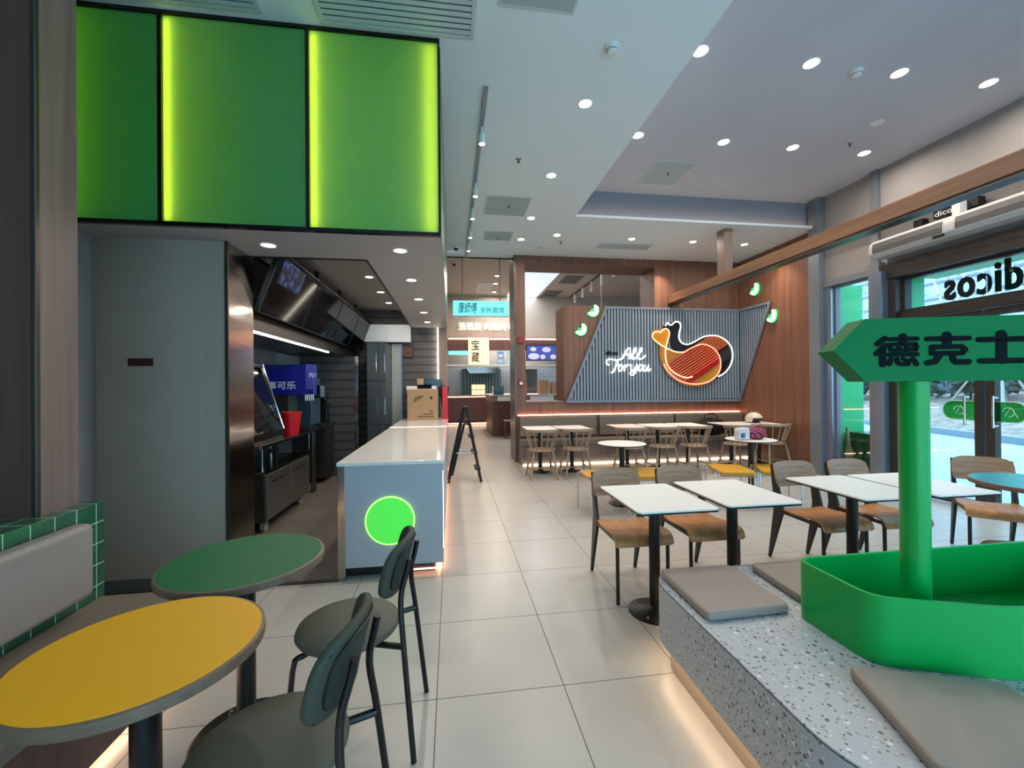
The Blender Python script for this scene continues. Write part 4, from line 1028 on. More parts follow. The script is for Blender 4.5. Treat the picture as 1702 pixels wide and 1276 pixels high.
t = thing('neon_lettering', 'white neon script reading All For you on the ribbed panel', 'neon sign', (3.4, 7.88, 1.65))
W = {'A': [[(3.252,1.956),(3.310,1.973),(3.398,2.135),(3.458,2.165),(3.468,2.085),(3.448,1.956)], [(3.324,2.040),(3.476,2.048)]],
 'll': [[(3.470,1.973),(3.555,2.086),(3.595,2.156),(3.563,2.166),(3.528,2.086),(3.506,1.986),(3.540,1.956),(3.585,1.986)], [(3.585,1.986),(3.673,2.086),(3.714,2.156),(3.682,2.166),(3.647,2.086),(3.625,1.986),(3.659,1.956),(3.725,1.973),(3.787,2.031)]],
 'F': [[(3.044,1.842),(2.992,1.862),(2.985,1.916),(3.045,1.956),(3.187,1.936),(3.278,1.956)], [(3.218,1.931),(3.147,1.762),(3.112,1.700),(3.068,1.700)], [(3.155,1.824),(3.264,1.836)]],
 'or': [[(3.251,1.836),(3.225,1.774),(3.250,1.725),(3.295,1.749),(3.311,1.811),(3.285,1.844),(3.251,1.836)], [(3.369,1.844),(3.341,1.717)], [(3.355,1.786),(3.408,1.841),(3.460,1.836)]],
 'you': [[(3.495,1.848),(3.478,1.774),(3.512,1.731),(3.573,1.773),(3.605,1.856),(3.572,1.711),(3.524,1.649),(3.466,1.657),(3.477,1.699),(3.578,1.736)], [(3.671,1.843),(3.631,1.798),(3.636,1.736),(3.683,1.731),(3.718,1.786),(3.705,1.836),(3.671,1.843)], [(3.758,1.843),(3.731,1.760),(3.762,1.723),(3.816,1.765),(3.848,1.843),(3.824,1.748),(3.847,1.722),(3.890,1.760)]]}
for k, strokes in W.items():
    mb = MB()
    for s_ in strokes: mb.tube([(a, 7.872, b) for a, b in s_], .0125, 8, smooth=4)
    obj('neon_word_part', mb, M_NEONW, t, world=True, smooth=True)
tx = fit_text(text_mb('dicos', .1, .005, .003), 2.975, 3.225, 2.035, 2.125, 7.892, .006)
tag(obj('small_lettering', tx, M_NAVY), 'small dark dicos lettering left of the neon script', 'lettering')

# green bird-like wall lights
def make_glow(label, loc, rz):
    t = thing('green_wall_light', label, 'wall light', loc, rz, 'small green wall lights')
    P = [(x * 1.25, z * 1.25) for x, z in [(-.085, -.035), (-.05, -.07), (.01, -.085), (.065, -.06), (.09, -.005), (.085, .055), (.05, .09), (.015, .085), (.02, .045), (0, .015), (-.035, -.005)]]
    Q = [(p.x, p.y) for p in catmull([Vector((a, b, 0)) for a, b in P], 4, True)]
    obj('glowing_body', MB().prism(Q, -.045, -.02, 'y'), emis('green_white_glow', '#a8ffb8', 1.5), t, bevel=.004)
    obj('backing', MB().prism([(x * 1.12, z * 1.12 - .004) for x, z in Q], -.018, -.001, 'y'), emis('deep_green_glow', '#00b84a', .7), t)
    obj('inner_piece', MB().prism([(.035 * math.cos(a) - .02, .03 * math.sin(a) + .005) for a in [2 * PI * i / 20 for i in range(20)]], -.052, -.02, 'y'), emis('green_heart', '#14d860', .8), t)
    return t
g0 = make_glow('green glowing wall light left of the panel top, upper of two', (2.74, 7.963, 2.90), 0)
dup(g0, (2.49, 7.963, 2.53), label='green glowing wall light left of the ribbed panel, lower of two')
dup(g0, (5.858, 7.46, 3.28), R(-90), label='green glowing wall light on the side wall, upper of two')
dup(g0, (5.858, 7.02, 2.69), R(-90), label='green glowing wall light on the side wall, lower of two')

# fire fittings on the left pillar
t = thing('fire_alarm', 'small red fire alarm box on the wood pillar', 'alarm', (1.31, 7.962, 2.26))
obj('box', MB().box(-.055, .055, -.03, 0, 0, .12), mat('alarm_red', '#8c1518', .4), t, bevel=.006)
obj('lens', MB().box(-.03, .03, -.036, -.03, .03, .08), mat('alarm_lens', '#c23a35', .2), t)
t = thing('call_point', 'small red and white call point on the wood pillar below the alarm', 'alarm', (1.31, 7.962, 1.45))
obj('box', MB().box(-.05, .05, -.03, 0, 0, .10), MATS['alarm_red'], t, bevel=.006)
obj('plate', MB().box(-.03, .03, -.034, -.03, .025, .075), M_WHITEP, t)

# ------------------------------------------------------------------ things lying on the rear tables
t = thing('helmet', 'cream open face helmet lying on the corner table', 'helmet', (5.50, 7.08, .741), R(25))
def hel(u, v):
    a = 2 * PI * u; e = R(-20 + 110 * v)
    x = .125 * math.cos(e) * math.cos(a); y = .15 * math.cos(e) * math.sin(a); z = .13 * math.sin(e) + .06
    if math.sin(a) < -.3: z = max(z, .09 + .0 + .02 * 0) if v < .35 else z
    return (x, y, z), (x, y, z)
obj('shell', MB().sheet(hel, 36, 14, .008), mat('cream_shell', '#d9d2bd', .25, coat=.5), t, smooth=True)
obj('lining', MB().ball((0, -.01, .085), .11, 1, 1.15, .85), M_BLACK, t, smooth=True)
obj('visor_edge', MB().tube([(.12 * math.cos(a), -.15 * abs(math.sin(a)) - .0, .085 + .0 * a) for a in [R(180 + 180 * i / 16) for i in range(17)]], .007, 8), M_BLACK, t, smooth=True)
t = thing('black_bag', 'slouching black bag lying on the long bench behind the sixth table', 'bag', (5.02, 7.66, .461))
def bag(u, v):
    a = 2 * PI * u; e = PI * (v - .5); k = 1 + .12 * math.sin(3 * a + 4 * v)
    return (.30 * math.cos(e) * math.cos(a) * k, .13 * math.cos(e) * math.sin(a) * k, .16 + .16 * math.sin(e) * k), (math.cos(a), math.sin(a), .1)
obj('bag_body', MB().sheet(bag, 28, 16, .006), mat('black_cloth', '#0b0b0d', .7), t, smooth=True)
obj('handle', MB().tube([(-.14, 0, .30), (-.10, 0, .40), (.10, 0, .40), (.14, 0, .30)], .010, 8, smooth=4), MATS['black_cloth'], t, smooth=True)
t = thing('paper_bag', 'small white and blue paper bag on the round table', 'bag', (3.66, 4.93, .742))
obj('bag_body', MB().prism([(-.075, 0), (.075, 0), (.08, .12), (.07, .155), (-.065, .15), (-.08, .12)], -.045, .045, 'y'), mat('paper_white', '#c9cdd0', .6, noise=.1, nscale=20), t, bevel=.006)
obj('print', MB().box(-.05, .01, -.0475, -.0455, .03, .09), mat('print_blue', '#2f5f86', .6), t)
obj('base_strip', MB().box(-.075, .075, -.0475, -.0455, .0, .012), mat('print_pink', '#b04a7a', .6), t)
t = thing('striped_bag', 'crumpled red and purple striped bag on the round table', 'bag', (3.88, 4.95, .742))
def cr(u, v):
    a = 2 * PI * u; e = PI * (v - .5); k = 1 + .15 * math.sin(5 * a + 3 * v) * math.cos(e)
    return (.12 * math.cos(e) * math.cos(a) * k, .075 * math.cos(e) * math.sin(a) * k, .075 + .075 * math.sin(e) * k), (math.cos(a), math.sin(a), .2)
obj('bag_body', MB().sheet(cr, 30, 16, .005), wavemat('stripe_cloth', '#45142e', '#b0305a', 'DIAGONAL', 9, .6), t, smooth=True)
obj('handle', MB().tube([(-.07, 0, .13), (-.03, .01, .175), (.05, .0, .17), (.09, 0, .12)], .008, 8, smooth=4), mat('stripe_handle', '#a8486a', .6), t, smooth=True)

# ------------------------------------------------------------------ terrazzo bench with cushions, planter, arrow sign
u20 = Vector((math.cos(R(-20)), math.sin(R(-20)))); n20 = Vector((math.sin(R(-20)), -math.cos(R(-20))))
t = thing('terrazzo_bench', 'big grey terrazzo bench block with a rounded corner at the aisle', 'bench', (2.2, 1.5, 0))
out = [(1.055, 2.20), (1.045, .93), (1.75, .62), (3.05, .62), (3.05, 2.20)]
big = roundpoly(out[::-1], [.02, .02, .35, .22, .20], 10)
obj('body', MB().prism(big, .135, .43), M_TERR, t, world=True)
ins = roundpoly([(2.99, 2.14), (2.99, .67), (1.78, .67), (1.092, .965), (1.10, 2.14)], [.02, .02, .3, .2, .16], 10)
obj('plinth', MB().prism(ins, 0, .135), mat('plinth_beige', '#b9a48e', .5), t, world=True)
obj('seam_line', MB().prism(roundpoly([(3.051, 2.201), (3.051, .619), (1.75, .619), (1.044, .929), (1.054, 2.201)], [.02, .02, .35, .22, .20], 10), .421, .4235), M_BLACK, t, world=True)
led = roundpoly([(3.01, 2.165), (3.01, .65), (1.78, .65), (1.075, .950), (1.085, 2.165)], [.02, .02, .3, .2, .16], 10)
obj('led_strip', MB().tube([(x, y, .128) for x, y in led], .004, 6, closed=True), emis('strong_warm_led', '#ffe0bc', 26), t, world=True)
def pad(label, P, r=.03):
    Q = roundpoly(P, r, 4)
    return tag(obj('seat_pad', MB().prism(Q, .4305, .472), M_LEATH, bevel=.014, seg=3, smooth=True), label, 'cushion', 'taupe seat pads on the terrazzo bench')
pad('taupe square seat pad at the rounded aisle end of the terrazzo bench', [(1.50, 2.14), (1.095, 2.14), (1.085, 1.69), (1.495, 1.70)])
pad('taupe seat pad at the back of the terrazzo bench beside the planter', [(1.99, 2.13), (1.62, 2.13), (1.60, 1.76), (1.99, 1.77)])
a0 = Vector((1.372, 1.315)); a1 = a0 + u20 * .46
pad('taupe seat pad in front of the green planter, nearest the camera', [tuple(a1), tuple(a0), tuple(a0 + n20 * .42), tuple(a1 + n20 * .42)])
# planter
pts = [(1.51, 1.70), (1.51, 1.345), (1.93, 1.187), (2.75, 1.187), (2.95, 1.35), (2.95, 1.70)]
outp = roundpoly(pts, [.07, .07, .12, .12, .1, .1], 8)
inp = roundpoly([(1.525, 1.685), (1.525, 1.355), (1.933, 1.202), (2.745, 1.202), (2.935, 1.357), (2.935, 1.685)], [.06, .06, .12, .12, .1, .1], 8)
t = thing('green_planter', 'large bright green angular planter tub on the terrazzo bench', 'planter', (2.2, 1.45, .431))
mb = MB(); n_ = len(outp)
lo = [mb.bm.verts.new((x, y, .431)) for x, y in outp]; hi = [mb.bm.verts.new((x, y, .68)) for x, y in outp]
hj = [mb.bm.verts.new((x, y, .68)) for x, y in inp]; li = [mb.bm.verts.new((x, y, .445)) for x, y in inp]
for i in range(n_):
    j = (i + 1) % n_
    for A, B in ((lo, hi), (hi, hj), (hj, li)): mb._face([A[i], A[j], B[j], B[i]])
mb._face(lo); mb._face(li)
obj('tub', mb, M_GREEN, t, world=True, smooth=True, bevel=.002)
t = thing('arrow_sign', 'green arrow shaped signboard on a round green pole in the planter', 'sign', (1.83, 1.45, .446), R(-16))
obj('pole', MB().cyl((0, 0, 0), (0, 0, 1.015), .0475, n=40), M_GREEN, t, smooth=True)
Z0, Z1 = 1.463 - .446, 1.711 - .446; ZM = (Z0 + Z1) / 2
arrow = [(-.352, ZM), (-.238, Z1), (.66, Z1), (.66, Z0), (-.238, Z0)]
dx = .03
obj('signboard', MB().prism([(x + dx, z) for x, z in arrow], -.055, .055, 'y'), M_SIGNG, t, bevel=.0015)
def stroke(mb, pts, w_, y=-.0575):
    for a, b in zip(pts, pts[1:]):
        a, b = Vector(a), Vector(b); d = (b - a); L = d.length or 1e-6; d = d / L; nn = Vector((-d.y, d.x)) * w_ / 2
        mb.prism([tuple(a - nn), tuple(b - nn), tuple(b + nn), tuple(a + nn)], y - .001, y + .0035, 'y')
    for a in pts:
        mb.prism([(a[0] + w_ / 2 * math.cos(k * PI / 6), a[1] + w_ / 2 * math.sin(k * PI / 6)) for k in range(12)], y - .0011, y + .0034, 'y')
def cs(p): return (-.205 + (p[0] - 60) / 1640 * .52 + dx, 1.645 - (p[1] - 600) / 360 * .122 - .446)
def glyph(strokes):
    mb = MB()
    for pts, w_ in strokes: stroke(mb, [cs(p) for p in pts], w_ * .00043)
    return mb
G1 = [([(175, 640), (95, 700)], 50), ([(190, 718), (80, 812)], 46), ([(148, 770), (148, 935)], 58), ([(222, 650), (528, 650)], 40), ([(375, 625), (375, 690)], 66),
      ([(235, 710), (515, 710)], 34), ([(515, 722), (530, 745), (510, 772)], 34), ([(235, 775), (515, 775)], 34), ([(235, 710), (235, 775)], 34), ([(330, 710), (330, 775)], 40), ([(420, 710), (420, 775)], 40), ([(495, 715), (495, 770)], 34),
      ([(222, 826), (528, 826)], 40), ([(242, 880), (222, 935)], 44), ([(310, 880), (312, 920), (350, 938), (428, 938), (430, 905)], 40), ([(375, 873), (398, 892)], 32), ([(480, 880), (520, 938)], 44)]
G2 = [([(640, 655), (1085, 655)], 44), ([(852, 620), (852, 730)], 74), ([(690, 748), (1010, 748), (1048, 785), (1010, 822), (690, 822), (690, 748)], 44), ([(775, 840), (725, 915), (640, 930)], 50), ([(912, 840), (915, 895), (945, 922), (1080, 922)], 50)]
G3 = [([(1195, 675), (1675, 675)], 48), ([(1428, 625), (1428, 900)], 84), ([(1205, 915), (1640, 915)], 48)]
for g, nm in ((G1, 'de'), (G2, 'ke'), (G3, 'shi')):
    obj('character', glyph(g), M_NAVY, t)

# ------------------------------------------------------------------ air curtain and small box over the doors
t = thing('air_curtain', 'long grey-white air curtain with perforated grilles above the doors', 'air curtain', (5.65, 3.9, 3.10))
def bodyprof(): return [(-.11, .05), (-.115, .12), (-.10, .19), (-.05, .235), (.22, .235), (.22, .02), (.02, .0), (-.06, .005)]
obj('body', MB().prism([(x, z) for x, z in bodyprof()], -1.6, 1.03, 'y'), mat('curtain_grey', '#b4b4b3', .5), t, bevel=.012, smooth=True)
M_PERF = wavemat('perforated_grille', '#2b2a2b', '#716f6d', 'Y', 26, .5, .35, .65)
for a, b in ((.17, .97), (-.85, .04), (-1.55, -.95)):
    obj('grille', MB().prism([(-.118, .06), (-.123, .12), (-.108, .185), (-.098, .185), (-.11, .12), (-.108, .06)], a, b, 'y'), M_PERF, t)
obj('bracket', MB().box(-.02, .08, .06, .14, .235, .39), M_WHITEP, t, bevel=.005)
obj('dark_window', MB().box(-.112, -.09, .16, .27, .018, .045), M_BLACK, t)
t = thing('door_operator', 'dark box with white marks on the rail above the air curtain', 'control box', (5.78, 4.12, 3.40))
obj('box', MB().box(-.05, .05, -.26, .18, 0, .10).box(-.05, .05, .30, .40, -.02, .07), M_BLACK, t, bevel=.004)
tx = fit_text(text_mb('dicos', .1, .003), -.16, .06, .02, .08, 0, .003, Matrix.Translation((-.051, 0, 0)) @ Matrix.Rotation(R(-90), 4, 'Z'))
obj('lettering', tx, MATS['white_print'], t)

# dark letters on the outside of the transom: seen reversed from inside
Mx = Matrix.Translation((5.99, 4.41, 0)) @ Matrix.Rotation(R(90), 4, 'Z') @ Matrix.Diagonal((1, 1, 1, 1))
tx = fit_text(text_mb('dicos', .1, .01, .0022, spacing=1.12), -.74, -.02, 2.45, 2.80, -.0, .03, Mx)
tag(obj('shop_lettering', tx, M_NAVY), 'dark dicos shop letters on the transom glass, seen reversed from inside', 'lettering')
M_STK = glassmat('green_sticker', '#55c985', .12)
def sticker(y0, y1, rounded, lab):
    zc0, zc1 = 1.015, 1.235
    r = .1; pts = []
    if rounded == 'hi':
        pts = [(y0, zc0), (y1 - r, zc0)] + [(y1 - r + r * math.sin(a), (zc0 + zc1) / 2 - .11 * math.cos(a)) for a in [PI * i / 10 for i in range(11)]] + [(y0, zc1)]
    else:
        pts = [(y1, zc1), (y0 + r, zc1)] + [(y0 + r - r * math.sin(a), (zc0 + zc1) / 2 + .11 * math.cos(a)) for a in [PI * i / 10 for i in range(11)]] + [(y1, zc0)]
    t = thing('door_sticker', lab, 'sticker', (5.93, (y0 + y1) / 2, zc0))
    obj('film', MB().prism(pts, 5.930, 5.932, 'x'), M_STK, t, world=True)
    o_ = MB().tube([(5.928, a, b) for a, b in pts], .004, 6, closed=True)
    cy = (y0 + y1) / 2
    o_.tube([(5.928, cy + .05 * math.cos(a), 1.125 + .05 * math.sin(a)) for a in [2 * PI * i / 16 for i in range(13)]], .004, 6)
    o_.tube([(5.928, cy - .08, 1.07), (5.928, cy - .02, 1.18), (5.928, cy + .03, 1.08)], .004, 6)
    obj('outline', o_, mat('sticker_white', '#c8f0d4', .4), t, world=True)
sticker(4.04, 4.37, 'hi', 'translucent green pill sticker on the farther door leaf')
sticker(3.60, 3.91, 'lo', 'translucent green pill sticker on the nearer door leaf')

# ------------------------------------------------------------------ far room with the noodle shop
M_CREAM = mat('cream_wall', '#a79d92', .7)
struct('ceiling_far', MB().box(-1.5, 9, 8.3, 17.6, 4.9, 5.0), mat('far_ceiling', '#a8a096', .8), keep=True)
struct('wall_far_upper', MB().box(-1.5, 1.25, 8.2, 8.28, CZ, 4.95).box(1.2, 6.0, 8.35, 8.6, CZ, 4.95), M_CREAM, keep=True)
struct('wall_far_left', MB().box(-.25, -.15, 8.05, 17.6, 0, 4.95), M_CREAM, keep=True)
struct('wall_far_right', MB().box(8.0, 8.1, 8.6, 17.6, 0, 4.95), M_CREAM, keep=True)
struct('floor_far', MB().box(5.9, 8.1, 8.3, 18.0, -.1, 0), M_FLOOR, keep=True)
struct('wall_far_back', MB().box(-1.5, 9, 16.1, 16.2, 3.26, 4.95).box(-1.5, 9, 16.2, 17.5, 3.3, 3.4).box(-1.5, 9, 17.5, 17.6, 0, 3.3), M_CREAM, keep=True)
t = thing('ceiling_light_panel', 'large bright white ceiling panel beyond the wood opening', 'ceiling light', (2.9, 14.5, 4.88))
obj('frame', MB().box(-.80, .42, -2.0, 2.0, 0, .02), M_WHITEP, t)
obj('diffuser', MB().box(-.76, .39, -1.96, 1.96, -.012, 0), emis('panel_white', '#cfe0f8', .9), t)
area_lamp('lamp', t, (-.18, 0, -.03), 1.1, 90, (.9, .95, 1), 'RECTANGLE', size_y=3.9)
vent(3.45, 4.05, 15.0, 16.0, 4.9, 'dark square vent in the far room ceiling, farther one', nslat=5, m=M_VENTD)
vent(3.6, 4.2, 12.9, 13.9, 4.9, 'dark square vent in the far room ceiling, nearer one', nslat=5, m=M_VENTD)
vent(.92, 1.42, 14.1, 15.7, 4.9, 'pale square vent in the far room ceiling over the cyan sign', nslat=8)
downlights([(1.45, 13.2, 4.899, 'downlight in the far room ceiling, nearest of three'), (1.5, 14.2, 4.899, 'downlight in the far room ceiling, middle of three'),
            (1.58, 15.5, 4.899, 'downlight in the far room ceiling, farthest of three'), (.5, 10.5, 4.899, 'downlight in the far room ceiling just past the dark edge'),
            (3.2, 10.5, 4.899, 'downlight in the far room behind the wood wall')], 30, 'far room downlights', r=.07)
t = thing('white_track', 'white ceiling track in the far room seen through the wood opening', 'light track', (4.6, 13.0, 4.86))
obj('rail', MB().box(-.02, .02, -2.6, 3.0, 0, .04), M_BLACK, t)
s_ = None
for k in range(6):
    y = 10.6 + k * .95
    lab = 'white spotlight on the far track, ' + ('nearest', 'second', 'third', 'fourth', 'fifth', 'farthest')[k]
    if s_ is None:
        s_ = thing('track_spotlight', lab, 'spotlight', (4.6, y, 4.862), 0, 'far track spots')
        obj('spot_body', MB().cyl((0, 0, 0), (0, 0, -.32), .045), M_WHITEP, s_, smooth=True)
    else: dup(s_, (4.6, y, 4.862), label=lab)
for x, y, z, l in ((5.35, 10.5, 3.85, 'small hanging lamp right in the opening'), (3.85, 10.5, 3.42, 'small hanging lamp just above the panel edge')):
    p_ = thing('pendant_lamp', l, 'pendant lamp', (x, y, z))
    obj('cord', MB().cyl((0, 0, .05), (0, 0, 4.9 - z), .006, n=8), M_WHITEP, p_)
    obj('shade', MB().lathe([(.09, 0), (.07, .03), (.02, .06)], n=20), emis('shade_glow', '#fff2e0', 2.5), p_, smooth=True)

t = thing('hanging_sign', 'glowing cyan shop sign with dark Chinese lettering hung from two rods', 'sign', (.585, 8.33, 2.82))
obj('light_face', MB().box(-.54, .54, -.045, -.04, .012, .295), emis('cyan_glow', '#74e6ee', .95), t)
obj('case', MB().box(-.55, .55, -.04, .04, 0, .305), M_WHITEP, t)
for x in (-.36, .375): obj('rod', MB().cyl((x, 0, .305), (x, 0, 1.16), .011, n=10), M_FRAME, t)
obj('brush_lettering', fit_text(text_mb('康師傅', .1, .003, .0004, shear=.15), -.45, -.08, .05, .27, -.046, .004), M_NAVY, t)
obj('lettering', fit_text(text_mb('全民面馆', .1, .003, .0), -.02, .45, .07, .185, -.046, .004), M_NAVY, t)
tx = fit_text(text_mb('汤现熬·肉现炖·吃么', .1, .01, .0008), .28, 2.75, 3.56, 3.86, 16.09, .05)
tag(obj('glowing_lettering', tx, emis('letter_glow', '#fff2df', 1.5)), 'glowing white Chinese letters on the far cream wall', 'lettering')
t = thing('hanging_banner', 'pale speckled banner with dark Chinese characters at the noodle shop', 'banner', (1.01, 15.75, 2.25))
obj('panel', MB().box(-.385, .385, -.02, .02, 0, 1.0), emis('banner_glow', '#f5e2b8', .75), t)
obj('hook', MB().box(-.3, -.27, .0, .14, .96, .99).box(.27, .3, .0, .14, .96, .99), M_BLACK, t)
obj('lettering', fit_text(text_mb('宝', .1, .003, .001), -.27, .02, .54, .92, -.021, .01), M_INK, t)
obj('lower_lettering', fit_text(text_mb('藏', .1, .003, .001), -.27, .02, .08, .46, -.021, .01), M_INK, t)
sk = MB()
for i in range(40):
    x, z = random.uniform(.03, .36), random.uniform(.05, .95); sk.box(x, x + .02, -.023, -.021, z, z + .015)
obj('flecks', sk, mat('fleck_gold', '#b58b4e', .6), t)
t = thing('noodle_shop_front', 'brown fitted canopy and back bar of the far noodle shop', 'shop front', (3, 16.2, 0))
obj('canopy', MB().box(-.15, 5.9, 15.9, 16.1, 2.80, 3.24), M_WOODD, t, world=True)
obj('canopy_light', MB().box(-.1, 5.9, 15.87, 15.89, 3.20, 3.235), M_PINK, t, world=True)
obj('shelf_bar', MB().box(-.15, 5.9, 15.9, 16.0, 2.20, 2.26), M_WHITEP, t, world=True)
obj('cyan_strip', MB().box(-.1, .62, 15.9, 15.93, 2.62, 2.76), emis('cyan_strip', '#7fe6e6', .9), t, world=True)
M_WTILE = grid_mat('white_tile', '#b9c2c8', '#8a9298', (.1, .1, .1), (0, .03, 0), .01, .3)
obj('tiled_wall', MB().box(-.15, 5.9, 17.3, 17.35, 1.1, 2.2), M_WTILE, t, world=True)
obj('grey_wall', MB().box(.4, 2.0, 17.2, 17.29, 1.1, 2.15), wavemat('hood_slats', '#3f5458', '#6c8488', 'X', 2.5, .5), t, world=True)
obj('range_hood', MB().prism([(.55, 2.2), (1.9, 2.2), (1.75, 1.95), (.7, 1.95)], 16.6, 17.2, 'y'), M_STEEL, t, world=True)
t = thing('added_kitchen_lamp', 'unseen strip lamp added to light the range of the noodle shop', 'ceiling light', (2.2, 16.9, 3.26))  # added lamp out of sight behind the canopy, brightens the shop kitchen
obj('batten', MB().box(-1.6, 1.6, -.05, .05, -.03, .02), M_COOLW, t)
area_lamp('lamp', t, (0, 0, -.04), 3.2, 45, (.9, .95, 1), 'RECTANGLE', size_y=.1)
t = thing('far_counter', 'brown wood panel counter with a light line at the noodle shop', 'counter', (.6, 16.2, 0))
obj('worktop', MB().box(-.75, .75, -.25, .3, 1.05, 1.10), mat('beige_top', '#c7a98f', .4), t)
for k in range(2):
    obj('front_panel', MB().box(-.74 + k * .745, -.005 + k * .745, -.2, -.17, .14, 1.04), mat('maroon_wood', '#5a3530', .4), t, bevel=.004)
obj('light_line', MB().box(-.74, .74, -.21, -.20, 1.035, 1.05).box(-.74, .74, -.14, -.13, .03, .06), M_PINK, t)
obj('plinth', MB().box(-.74, .74, -.1, .2, 0, .14), M_BLACK, t)
t = thing('serving_counter', 'brown side counter with white drawer fronts before the noodle shop', 'counter', (2.6, 13.2, 0))
obj('body', MB().box(-1.45, 1.4, -1.1, 1.1, 0, 1.0), M_WOODD, t)
obj('front_panel', MB().box(-1.25, 1.4, -1.115, -1.101, .1, .95), mat('maroon_wood', '#5a3530', .4), t)
obj('upper_band', MB().box(-1.47, 1.42, -1.12, 1.1, 1.0, 1.17), M_WOODG, t)
for a, b in ((-1.3, -.55), (-.35, .35), (.55, 1.25)): obj('drawer_front', MB().box(a, b, -1.135, -1.121, 1.015, 1.155), M_WHITEP, t, bevel=.005)
obj('worktop', MB().box(-1.5, 1.45, -1.15, 1.15, 1.17, 1.19), M_WHITEP, t)
t = thing('bar_stool', 'small dark stool with grey seat at the far serving counter', 'stool', (1.62, 11.7, 0))
obj('seat', MB().box(-.19, .19, -.15, .15, .46, .5), M_GREIGE, t, bevel=.01)
for x, y in ((-.17, -.13), (.17, -.13), (-.17, .13), (.17, .13)): obj('leg', MB().box(x - .02, x + .02, y - .02, y + .02, 0, .46), M_WOODD, t)
obj('foot_rail', MB().box(-.16, .16, -.14, -.12, .08, .11), M_WOODD, t)
# things on those counters
t = thing('lit_crate', 'warm glowing compartment crate on the far counter', 'crate', (1.0, 16.05, 1.10))
obj('crate_body', MB().box(-.26, .26, -.12, .12, 0, .42), mat('crate_cream', '#d2b88c', .6), t)
cg = MB()
for i in range(3):
    for j in range(2): cg.box(-.24 + i * .165, -.095 + i * .165, -.125, -.121, .03 + j * .2, .19 + j * .2)
obj('lit_cells', cg, emis('warm_cells', '#ffe3a8', 1.2), t)
for i, (x, y, z, sx, sz, lab, m) in enumerate(((1.35, 12.35, 1.19, .30, .26, 'black till on the serving counter', M_BLACKG), (2.0, 12.45, 1.19, .42, .33, 'brown carton on the serving counter, lower one of the stack', M_CARD),
        (2.0, 12.45, 1.52, .38, .28, 'brown carton on top of another on the serving counter', M_CARD), (2.72, 12.4, 1.19, .28, .42, 'upright brown carton seen through the wood opening, left', M_CARD),
        (3.10, 12.4, 1.19, .32, .38, 'upright brown carton seen through the wood opening, right', M_CARD))):
    tag(obj('carton' if m is M_CARD else 'till', MB().box(x - sx / 2, x + sx / 2, y - .15, y + .15, z, z + sz), m, bevel=.01), lab, 'box' if m is M_CARD else 'till')
t = thing('food_photo_screen', 'lit blue menu board with dish photos above the far counter', 'screen', (3.43, 15.8, 2.39))
obj('frame', MB().box(-.62, .62, -.03, .03, 0, .6), M_BLACK, t)
obj('wall_mount', MB().box(-.1, .1, .03, .12, .43, .58), M_BLACK, t)
obj('screen', MB().box(-.59, .59, -.035, -.03, .03, .57), emis('screen_blue', '#3a4a94', .55), t)
ds = MB()
for (cx, cz, rx, rz_) in ((-.33, .17, .22, .12), (.16, .42, .17, .1), (.02, .15, .10, .09), (.42, .15, .12, .09), (-.35, .44, .12, .08)):
    ds.prism([(cx + rx * math.cos(a), cz + rz_ * math.sin(a)) for a in [2 * PI * i / 20 for i in range(20)]], -.037, -.0352, 'y')
obj('dish_photos', ds, emis('dish_white', '#b9b6d8', .6), t)
t = thing('upright_oven', 'steel oven cabinet behind the far cartons', 'oven', (3.0, 16.6, 0))
obj('body', MB().box(-.4, .35, -.2, .3, 0, 2.1), M_STEEL, t)
obj('window', MB().box(-.3, .25, -.21, -.2, 1.4, 1.95), M_STEELD, t)
for (x, w_, c_, lab) in ((1.85, .25, '#5c8fb8', 'small blue poster under the far canopy'), (2.25, .28, '#7fb9bd', 'pale cyan poster with figures under the far canopy'), (2.6, .25, '#b86fae', 'small pink poster under the far canopy')):
    p_ = thing('poster', lab, 'poster', (x, 15.95, 2.27))
    obj('sheet', MB().box(-w_ / 2, w_ / 2, -.01, 0, 0, .48), emis('poster' + c_, c_, .45), p_)
    obj('figures', MB().box(-w_ / 3, -.01, -.014, -.01, .06, .18).box(.02, w_ / 3, -.014, -.01, .06, .18).box(-w_ / 3, w_ / 3, -.014, -.01, .27, .38), M_WHITEP, p_)

# ------------------------------------------------------------------ outdoors
M_PAVE = mat('blue_grey_paving', '#a6b4c0', .6, noise=.05, nscale=2, stretch=(1, 6, 1))
struct('ground_paving', MB().box(6.05, 40, -30, 40, -.06, -.01), M_PAVE, 'light paved forecourt', keep=True)
a_, b_ = Vector((13.6, 10.3)), Vector((12.9, 7.9)); dd = (b_ - a_).normalized()
kb = MB(); nn = Vector((-dd.y, dd.x)); nn = nn if nn.x > 0 else -nn
P0 = a_ - dd * 25; P1_ = a_ + dd * 45
kb.prism([tuple(P0), tuple(P1_), tuple(P1_ + nn * .2), tuple(P0 + nn * .2)], -.02, .16)
struct('trim_15', kb, mat('kerb', '#8794a0', .7), 'pale kerb of the planted bank')
gm = MB(); Q = []
N1, N2 = 60, 14
for i in range(N1 + 1):
    row = []
    for j in range(N2 + 1):
        p = P0 + (P1_ - P0) * (i / N1) + nn * (.2 + j * 1.2); h = .12 + 1.25 * (1 - math.exp(-j * .22)) + random.uniform(-.04, .04) * (j > 0)
        row.append(gm.bm.verts.new((p.x, p.y, h)))
    Q.append(row)
for i in range(N1):
    for j in range(N2): gm._face([Q[i][j], Q[i + 1][j], Q[i + 1][j + 1], Q[i][j + 1]])
struct('ground_bank', gm, mat('mulch', '#8f7f78', .9, noise=.45, nscale=5, bump=.6), 'planted bank covered in bark mulch', keep=True)
